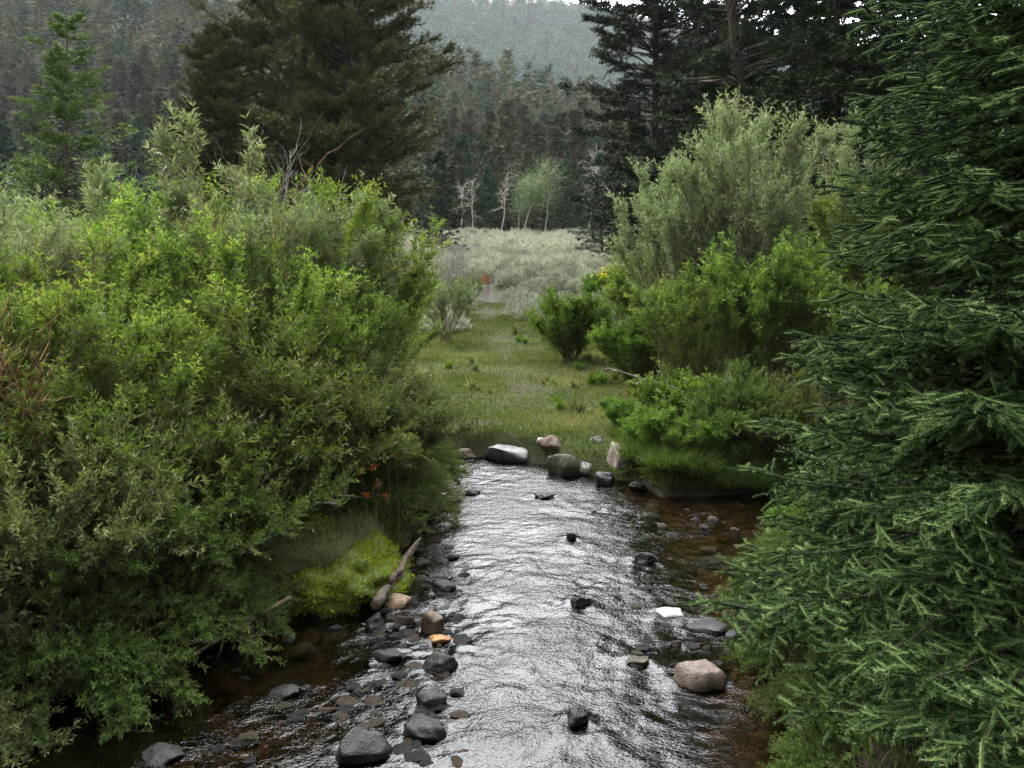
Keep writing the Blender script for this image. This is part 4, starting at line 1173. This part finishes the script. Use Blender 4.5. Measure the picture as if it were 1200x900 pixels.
def details():
    r = np.random.default_rng(91)
    # mossy hummock on the left bank
    cx, cy = -1.28, 5.95
    v, f = stone_arrays(900, .43, .52, .24, planes=0, rough=.42, sub=5)
    t = thing('mossy_hummock', (cx, cy, .02))
    me = MB().add(v, f).mesh('mound', plain_mat('moss_mat', (.06, .085, .01), .95), True); obj('mound', me, t)
    n = 26000; i = r.integers(len(v), size=n); k = v[i, 2] > -.1
    p = v[i][k] + r.normal(size=(k.sum(), 3)) * .009; nn = unit(p / [.43 ** 2, .52 ** 2, .24 ** 2]); m = len(p)
    mm = MB(); leaves(mm, p, nn + r.normal(size=(m, 3)) * .6 + [0, 0, .2], rdir(m, r), .026 * r.uniform(.5, 1.3, m), .007, .2, .25, np.clip(r.normal(.5, .25, m) + .25 * np.sin(p[:, 0] * 9) * np.sin(p[:, 1] * 8), 0, 1))
    obj('moss', mm.mesh('moss', M['moss']), t)
    tag(t, 'bright yellow-green mossy hummock on the left bank', 'moss')
    # weathered log along the hummock's foot
    a = np.array(P(430, 716, .05)); b = np.array(P(481, 640, .09)); tt = np.linspace(0, 1, 12)
    a = a + [.05, 0, .04]; b = b + [.05, 0, .04]
    p = (b - a) * tt[:, None] + np.cumsum(r.normal(size=(12, 3)) * .012, 0) * np.array([1, 0, .4])
    mb = MB(); tubes(mb, p[None], (.031 * (1 - .45 * tt) * (1 + .18 * np.sin(tt * 17)) * np.where(tt > .95, .5, 1))[None], 9)
    for q in range(3):
        o = r.normal(size=3) * [.02, .02, .012] + [.012, 0, .02]
        tubes(mb, (p[3 + q:] + o)[None], (np.linspace(.022, .006, 9 - q))[None], 6)
    lo = obj('log', mb.mesh('log', M['log'], True)); lo.location = a; tag(lo, 'weathered grey-brown log on the water edge beside the mossy hummock', 'log')
    # red flowers
    for j, (px, py, Y, lab) in enumerate([
        (452, 524, 6.38, 'red flower highest of those on the left bank'), (463, 531, 6.43, 'red flower right of the highest one on the left bank'),
        (428, 553, 6.28, 'orange-red flower left of the cluster over the stream'), (443, 548, 6.33, 'red flower in the middle of the cluster over the stream'),
        (446, 567, 6.28, 'orange flower lower in the cluster over the stream'), (450, 582, 6.23, 'lowest orange flower just above the thin pale twig'),
        (425, 580, 6.18, 'red flower lowest at left of the cluster over the stream')]):
        x = X_at(px, Y); z = float(gz(np.array([x]), np.array([Y]))[0]); zt = Z_at(py, Y)
        t = thing('wildflower', (x, Y, max(z, 0)))
        h = max(zt - max(z, 0), .15); s = np.linspace(0, 1, 6)
        sm = MB(); tubes(sm, np.stack([.03 * np.sin(s * 2 + j), -.02 * s, h * s], 1)[None], (.0025 * (1 - .4 * s))[None], 4)
        obj('stem', sm.mesh('stem', M['twig']), t)
        fm = MB(); n = 22; bb = r.normal(size=(n, 3)) * .012 + [.03 * math.sin(2 + j), -.02, h]
        dd = rdir(n, r) + [0, -.2, .7]
        leaves(fm, bb, dd, rdir(n, r), .032, .012, .2, .1, r.uniform(0, 1, n))
        obj('flower', fm.mesh('flower', M['red_leaf'] if 'orange f' not in lab else M['orange_leaf']), t)
        tag(t, lab, 'flower', 'red flowers over the stream')
    # broken stump with an orange top on the meadow
    Y = 24.5; x = X_at(569, Y); z = float(gz(np.array([x]), np.array([Y]))[0]); h = Z_at(317, Y) - z
    t = thing('stump', (x, Y, z))
    k = 14; an = np.arange(k) / k * 2 * PI
    def ring(rad, zz, jag=0):
        return np.stack([np.cos(an) * rad * (1 + .15 * np.sin(an * 3)), np.sin(an) * rad, zz + jag * (r.random(k) - .5)], 1)
    def loft(rs):
        V = np.concatenate(rs); Fc = []
        for a_ in range(len(rs) - 1):
            for q in range(k):
                i0 = a_ * k + q; i1 = a_ * k + (q + 1) % k
                Fc += [(i0, i1, i1 + k), (i0, i1 + k, i0 + k)]
        c = len(V); V = np.vstack([V, rs[-1].mean(0) - [0, 0, .08]])
        Fc += [(c - k + q, c - k + (q + 1) % k, c) for q in range(k)]
        return MB().add(V, Fc)
    hw = h * .55
    obj('trunk', loft([ring(.21, -.1), ring(.15, .1), ring(.125, hw * .5), ring(.12, hw)]).mesh('trunk', bark_mat('pale_wood', (.38, .33, .31), (.6, .54, .5), 14), False), t)
    obj('broken_top', loft([ring(.118, hw + .003), ring(.112, h * .72, .04), ring(.085, h * .86, .16)]).mesh('broken_top', bark_mat('orange_wood', (.26, .12, .05), (.42, .22, .10), 22), False), t)
    tag(t, 'broken pale stump with an orange splintered top on the meadow', 'stump')


# ------------------------------------------------------------------ foreground spruce
def big_spruce():
    r = np.random.default_rng(101)
    H = 5.6; TX, TY = 2.78, 4.25; ZB = .0
    cam = unit(np.array([-TX, -TY, 0.0]))
    tk = MB(); t = np.linspace(0, 1, 12)
    tubes(tk, np.stack([0 * t, 0 * t, t * H], 1)[None], (.085 * (1 - .93 * t) * (1 + .5 * np.exp(-t * 25)))[None], 10)
    S0, S1, TN, ND = [], [], [], []          # shoot start, end, tint, how far it faces the stream
    axes, axr = [], []
    nb = 320
    hb = .30 + 5.0 * np.linspace(0, 1, nb) ** 1.45 + r.normal(size=nb) * .04
    hb = np.concatenate([hb, r.uniform(.26, .62, 44)])            # low skirts sweeping towards the stream
    Z = np.array([0, 0, 1.0])
    for i in range(nb + 44):
        z0 = float(np.clip(round(hb[i] / .29) * .29 + r.normal() * .03, .28, 5.4)); q = z0 / H; ph = i * 2.39996 + r.normal() * .35
        if i >= nb: z0 = float(hb[i]); ph = math.atan2(-.94, -.35) + r.uniform(-1.0, 1.0)
        L = float(np.interp(z0, [0, .6, 1.5, 2.0, 3.0, 4.2, 5.4], [1.58, 1.54, 1.38, 1.24, .95, .55, .15])) * float(np.clip(1 + r.normal() * .08, .78, 1.1)) * (1 + .52 * max(0.0, -.35 * math.cos(ph) - .94 * math.sin(ph)) ** 3 * float(np.interp(z0, [0, .8, 2, 3], [1, .8, .3, 0])))
        out = np.array([math.cos(ph), math.sin(ph), 0]); lat = np.array([-out[1], out[0], 0])
        facing = float(out @ cam)
        up = .06 + .5 * q + r.normal() * .06; dr = .34 + r.normal() * .07
        if z0 < .4: up += .08
        if i >= nb: up += .05; L *= r.uniform(.75, 1.05)
        def ax(s):
            s = np.asarray(s)[..., None]
            return Z * z0 + out * L * s + Z * L * (up * s - dr * s ** 2 + dr * .66 * s ** 3.4) + lat * L * .06 * np.sin(s * 3 + i)
        s = np.linspace(0, 1, 8); a = ax(s); axes.append(a); axr.append(.012 * math.sqrt(L / 1.7) * (1 - .8 * s))
        ns = max(3, int(L / .08)); e = np.linspace(.3, 1, ns + 1); pa = ax(e)
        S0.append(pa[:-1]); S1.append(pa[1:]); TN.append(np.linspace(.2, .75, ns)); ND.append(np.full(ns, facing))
        nl = max(5, int(L * .86 / .056)); st = np.linspace(.12, .98, nl)
        for j in range(nl):
            sgn = 1 if j % 2 else -1
            p0 = ax(st[j]); tg = unit(ax(min(st[j] + .02, 1)) - ax(st[j] - .02))
            ll = min(.42 * L * (1 - st[j]) ** .8 + .085, .50) * r.uniform(.7, 1.2)
            d = unit(tg * .66 + lat * sgn * .8 + r.normal(size=3) * .12 + Z * r.uniform(-.20, .06))
            m = max(1, int(ll / .08)); w = np.linspace(0, 1, m + 1)[:, None]
            sag = r.uniform(.1, .34)
            pl = p0 + d * ll * w - Z * ll * (sag * w ** 2)
            inner = np.hypot(pl[:-1, 0], pl[:-1, 1]) < .10 * L
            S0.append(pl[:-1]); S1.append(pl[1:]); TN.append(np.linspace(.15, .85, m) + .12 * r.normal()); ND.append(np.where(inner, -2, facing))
            if ll > .10:
                nsb = max(2, int(ll / .034)); wb = np.linspace(.12, .95, nsb)[:, None]
                pb = p0 + d * ll * wb - Z * ll * sag * wb ** 2
                ld = unit(np.cross(d, Z))
                sg = np.where(np.arange(nsb) % 2, 1, -1)[:, None]
                db = unit(d * .85 + ld * sg * .75 + r.normal(size=(nsb, 3)) * .2 - Z * r.uniform(-.05, .55, (nsb, 1)))
                lb = (.065 + .055 * r.random((nsb, 1))) * (1.12 - .4 * wb)
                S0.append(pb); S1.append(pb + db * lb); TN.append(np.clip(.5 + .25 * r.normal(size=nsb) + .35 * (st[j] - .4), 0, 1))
                ND.append(np.where(np.hypot(pb[:, 0], pb[:, 1]) < .10 * L, -2, facing))
    S0 = np.concatenate(S0); S1 = np.concatenate(S1); TN = np.concatenate(TN); ND = np.concatenate(ND)
    tubes(tk, np.array(axes), np.array(axr), 5, cap=False)
    keep = ND > -1.5
    S0, S1, TN, ND = S0[keep], S1[keep], TN[keep], ND[keep]
    print('spruce shoots', len(S0))
    cr = MB()
    for sel, nn, w in ((ND > -.25, 88, .0026), (ND <= -.25, 22, .0085)):
        a, b, tn = S0[sel], S1[sel], TN[sel]; m = len(a)
        d = unit(b - a); ln = np.linalg.norm(b - a, axis=1)
        if nn > 30:                     # the crowded needle bases round each shoot
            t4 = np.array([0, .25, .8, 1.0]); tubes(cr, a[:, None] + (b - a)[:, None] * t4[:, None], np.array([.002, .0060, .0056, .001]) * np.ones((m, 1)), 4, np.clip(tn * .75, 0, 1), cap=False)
        k = (np.arange(nn) + .5)[None] / nn + r.normal(size=(m, nn)) * .02
        base = a[:, None] + d[:, None] * (ln[:, None] * k)[:, :, None]
        rd = r.normal(size=(m, nn, 3)); rd[:, :, 2] += .25
        rd = rd - (rd * d[:, None]).sum(-1, keepdims=True) * d[:, None]; rd = unit(rd)
        fw = .35 + .55 * r.random((m, nn, 1)) + 2.5 * np.clip(k[:, :, None] - .78, 0, 1) * 3
        nd = unit(d[:, None] * fw + rd)
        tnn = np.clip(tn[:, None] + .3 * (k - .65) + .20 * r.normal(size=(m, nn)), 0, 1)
        n = m * nn
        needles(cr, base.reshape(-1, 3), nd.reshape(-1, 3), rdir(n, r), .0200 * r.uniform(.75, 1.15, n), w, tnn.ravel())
    t_ = thing('spruce_tree', (TX, TY, ZB))
    obj('trunk', tk.mesh('trunk', M['bark_dark'], True), t_)
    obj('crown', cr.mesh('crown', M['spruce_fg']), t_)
    tag(t_, 'big dense spruce with drooping blue-green branches filling the right foreground', 'spruce tree')


# ------------------------------------------------------------------ light, air and camera
SKY_LO, SKY_HI = .55, 9.0
SUN_EL, SUN_AZ = 52, -68
GLOW_EL, GLOW_AZ = 42, -6          # the thin bright place in the overcast          # degrees; azimuth measured from straight ahead, negative to the left


def light():
    w = bpy.data.worlds.new('World'); scn.world = w; w.use_nodes = True
    t = w.node_tree; t.nodes.clear()
    out = t.nodes.new('ShaderNodeOutputWorld'); bg = t.nodes.new('ShaderNodeBackground'); bg.inputs['Strength'].default_value = .12
    sky = t.nodes.new('ShaderNodeTexSky'); sky.sky_type = 'NISHITA'; sky.sun_disc = False
    sky.sun_elevation = R_(SUN_EL); sky.sun_rotation = R_(SUN_AZ); sky.air_density = 1.0; sky.dust_density = 4.0; sky.ozone_density = 1.0
    # a bright, nearly closed overcast over that sky
    tc = t.nodes.new('ShaderNodeTexCoord'); nz = t.nodes.new('ShaderNodeTexNoise'); nz.inputs['Scale'].default_value = 2.2; nz.inputs['Detail'].default_value = 6
    t.links.new(tc.outputs['Generated'], nz.inputs['Vector'])
    rp = t.nodes.new('ShaderNodeValToRGB'); rp.color_ramp.elements[0].position = .3; rp.color_ramp.elements[0].color = (10, 10.3, 10.8, 1)
    rp.color_ramp.elements[1].position = .7; rp.color_ramp.elements[1].color = (20, 20, 19.8, 1)
    t.links.new(nz.outputs['Fac'], rp.inputs['Fac'])
    mx = t.nodes.new('ShaderNodeMix'); mx.data_type = 'RGBA'; mx.inputs[0].default_value = .8
    t.links.new(sky.outputs[0], mx.inputs[6]); t.links.new(rp.outputs[0], mx.inputs[7])
    az, el = R_(GLOW_AZ), R_(GLOW_EL)
    dp = t.nodes.new('ShaderNodeVectorMath'); dp.operation = 'DOT_PRODUCT'; dp.inputs[1].default_value = (math.sin(az) * math.cos(el), math.cos(az) * math.cos(el), math.sin(el))
    t.links.new(tc.outputs['Generated'], dp.inputs[0])
    mr = t.nodes.new('ShaderNodeMapRange'); mr.interpolation_type = 'SMOOTHSTEP'; mr.inputs[1].default_value = .35; mr.inputs[2].default_value = 1.0; mr.inputs[3].default_value = SKY_LO; mr.inputs[4].default_value = SKY_HI
    t.links.new(dp.outputs['Value'], mr.inputs[0])
    ml = t.nodes.new('ShaderNodeVectorMath'); ml.operation = 'SCALE'
    t.links.new(mx.outputs[2], ml.inputs[0]); t.links.new(mr.outputs[0], ml.inputs['Scale'])
    t.links.new(ml.outputs[0], bg.inputs['Color']); t.links.new(bg.outputs[0], out.inputs['Surface'])
    L = bpy.data.lights.new('sun', 'SUN'); L.energy = 2.4; L.angle = R_(12); L.color = (1, .96, .9)
    o = bpy.data.objects.new('sun', L); COL.objects.link(o)
    az, el = R_(SUN_AZ), R_(SUN_EL)
    d = Vector((math.sin(az) * math.cos(el), math.cos(az) * math.cos(el), math.sin(el)))
    o.rotation_euler = d.to_track_quat('Z', 'Y').to_euler(); o.location = (0, 0, 50)


def air():
    bm = bmesh.new(); bmesh.ops.create_cube(bm, size=1)
    me = bpy.data.meshes.new('haze'); bm.to_mesh(me); bm.free()
    k = NT('haze_air'); v = k.n('ShaderNodeVolumePrincipled'); v.inputs['Density'].default_value = HAZE
    v.inputs['Color'].default_value = (.86, .93, 1, 1); v.inputs['Anisotropy'].default_value = .2
    k.l(v.outputs[0], k.out.inputs['Volume'])
    me.materials.append(k.m)
    o = obj('haze', me); o.scale = (3400, 1900, 420); o.location = (0, 850, 205); tag(o, kind='stuff')


HAZE = .00015


def camera():
    c = bpy.data.cameras.new('camera'); o = bpy.data.objects.new('camera', c); COL.objects.link(o)
    c.sensor_width = 36; c.lens = 36 * F / 1200; c.shift_y = -(450 - HZ) / 1200
    o.location = (0, 0, HC); o.rotation_euler = (R_(90), 0, 0); c.clip_end = 5000; c.clip_start = .05
    scn.camera = o
    scn.view_settings.view_transform = 'Standard'; scn.view_settings.look = 'None'; scn.view_settings.gamma = 1
    scn.view_settings.exposure = EXPO
    scn.render.engine = 'CYCLES'
    scn.render.filter_size = 1.3
    cy = scn.cycles
    cy.max_bounces = 7; cy.diffuse_bounces = 3; cy.glossy_bounces = 3; cy.transmission_bounces = 4; cy.transparent_max_bounces = 10; cy.volume_bounces = 0
    cy.use_adaptive_sampling = True; cy.adaptive_threshold = .012; cy.use_denoising = True; cy.denoiser = 'OPENIMAGEDENOISE'; cy.denoising_input_passes = 'RGB_ALBEDO_NORMAL'; cy.denoising_prefilter = 'NONE'
    cy.caustics_reflective = False; cy.caustics_refractive = False; cy.sample_clamp_indirect = 6


EXPO = 0.0
import time
for fn in (light, camera, build_ground, place_stones, build_water, details, big_spruce, shrubs, bare_things, mid_conifers, aspens, forest, meadow, air):
    t0 = time.time(); fn(); print(f'{fn.__name__} {time.time() - t0:.1f}s', flush=True)
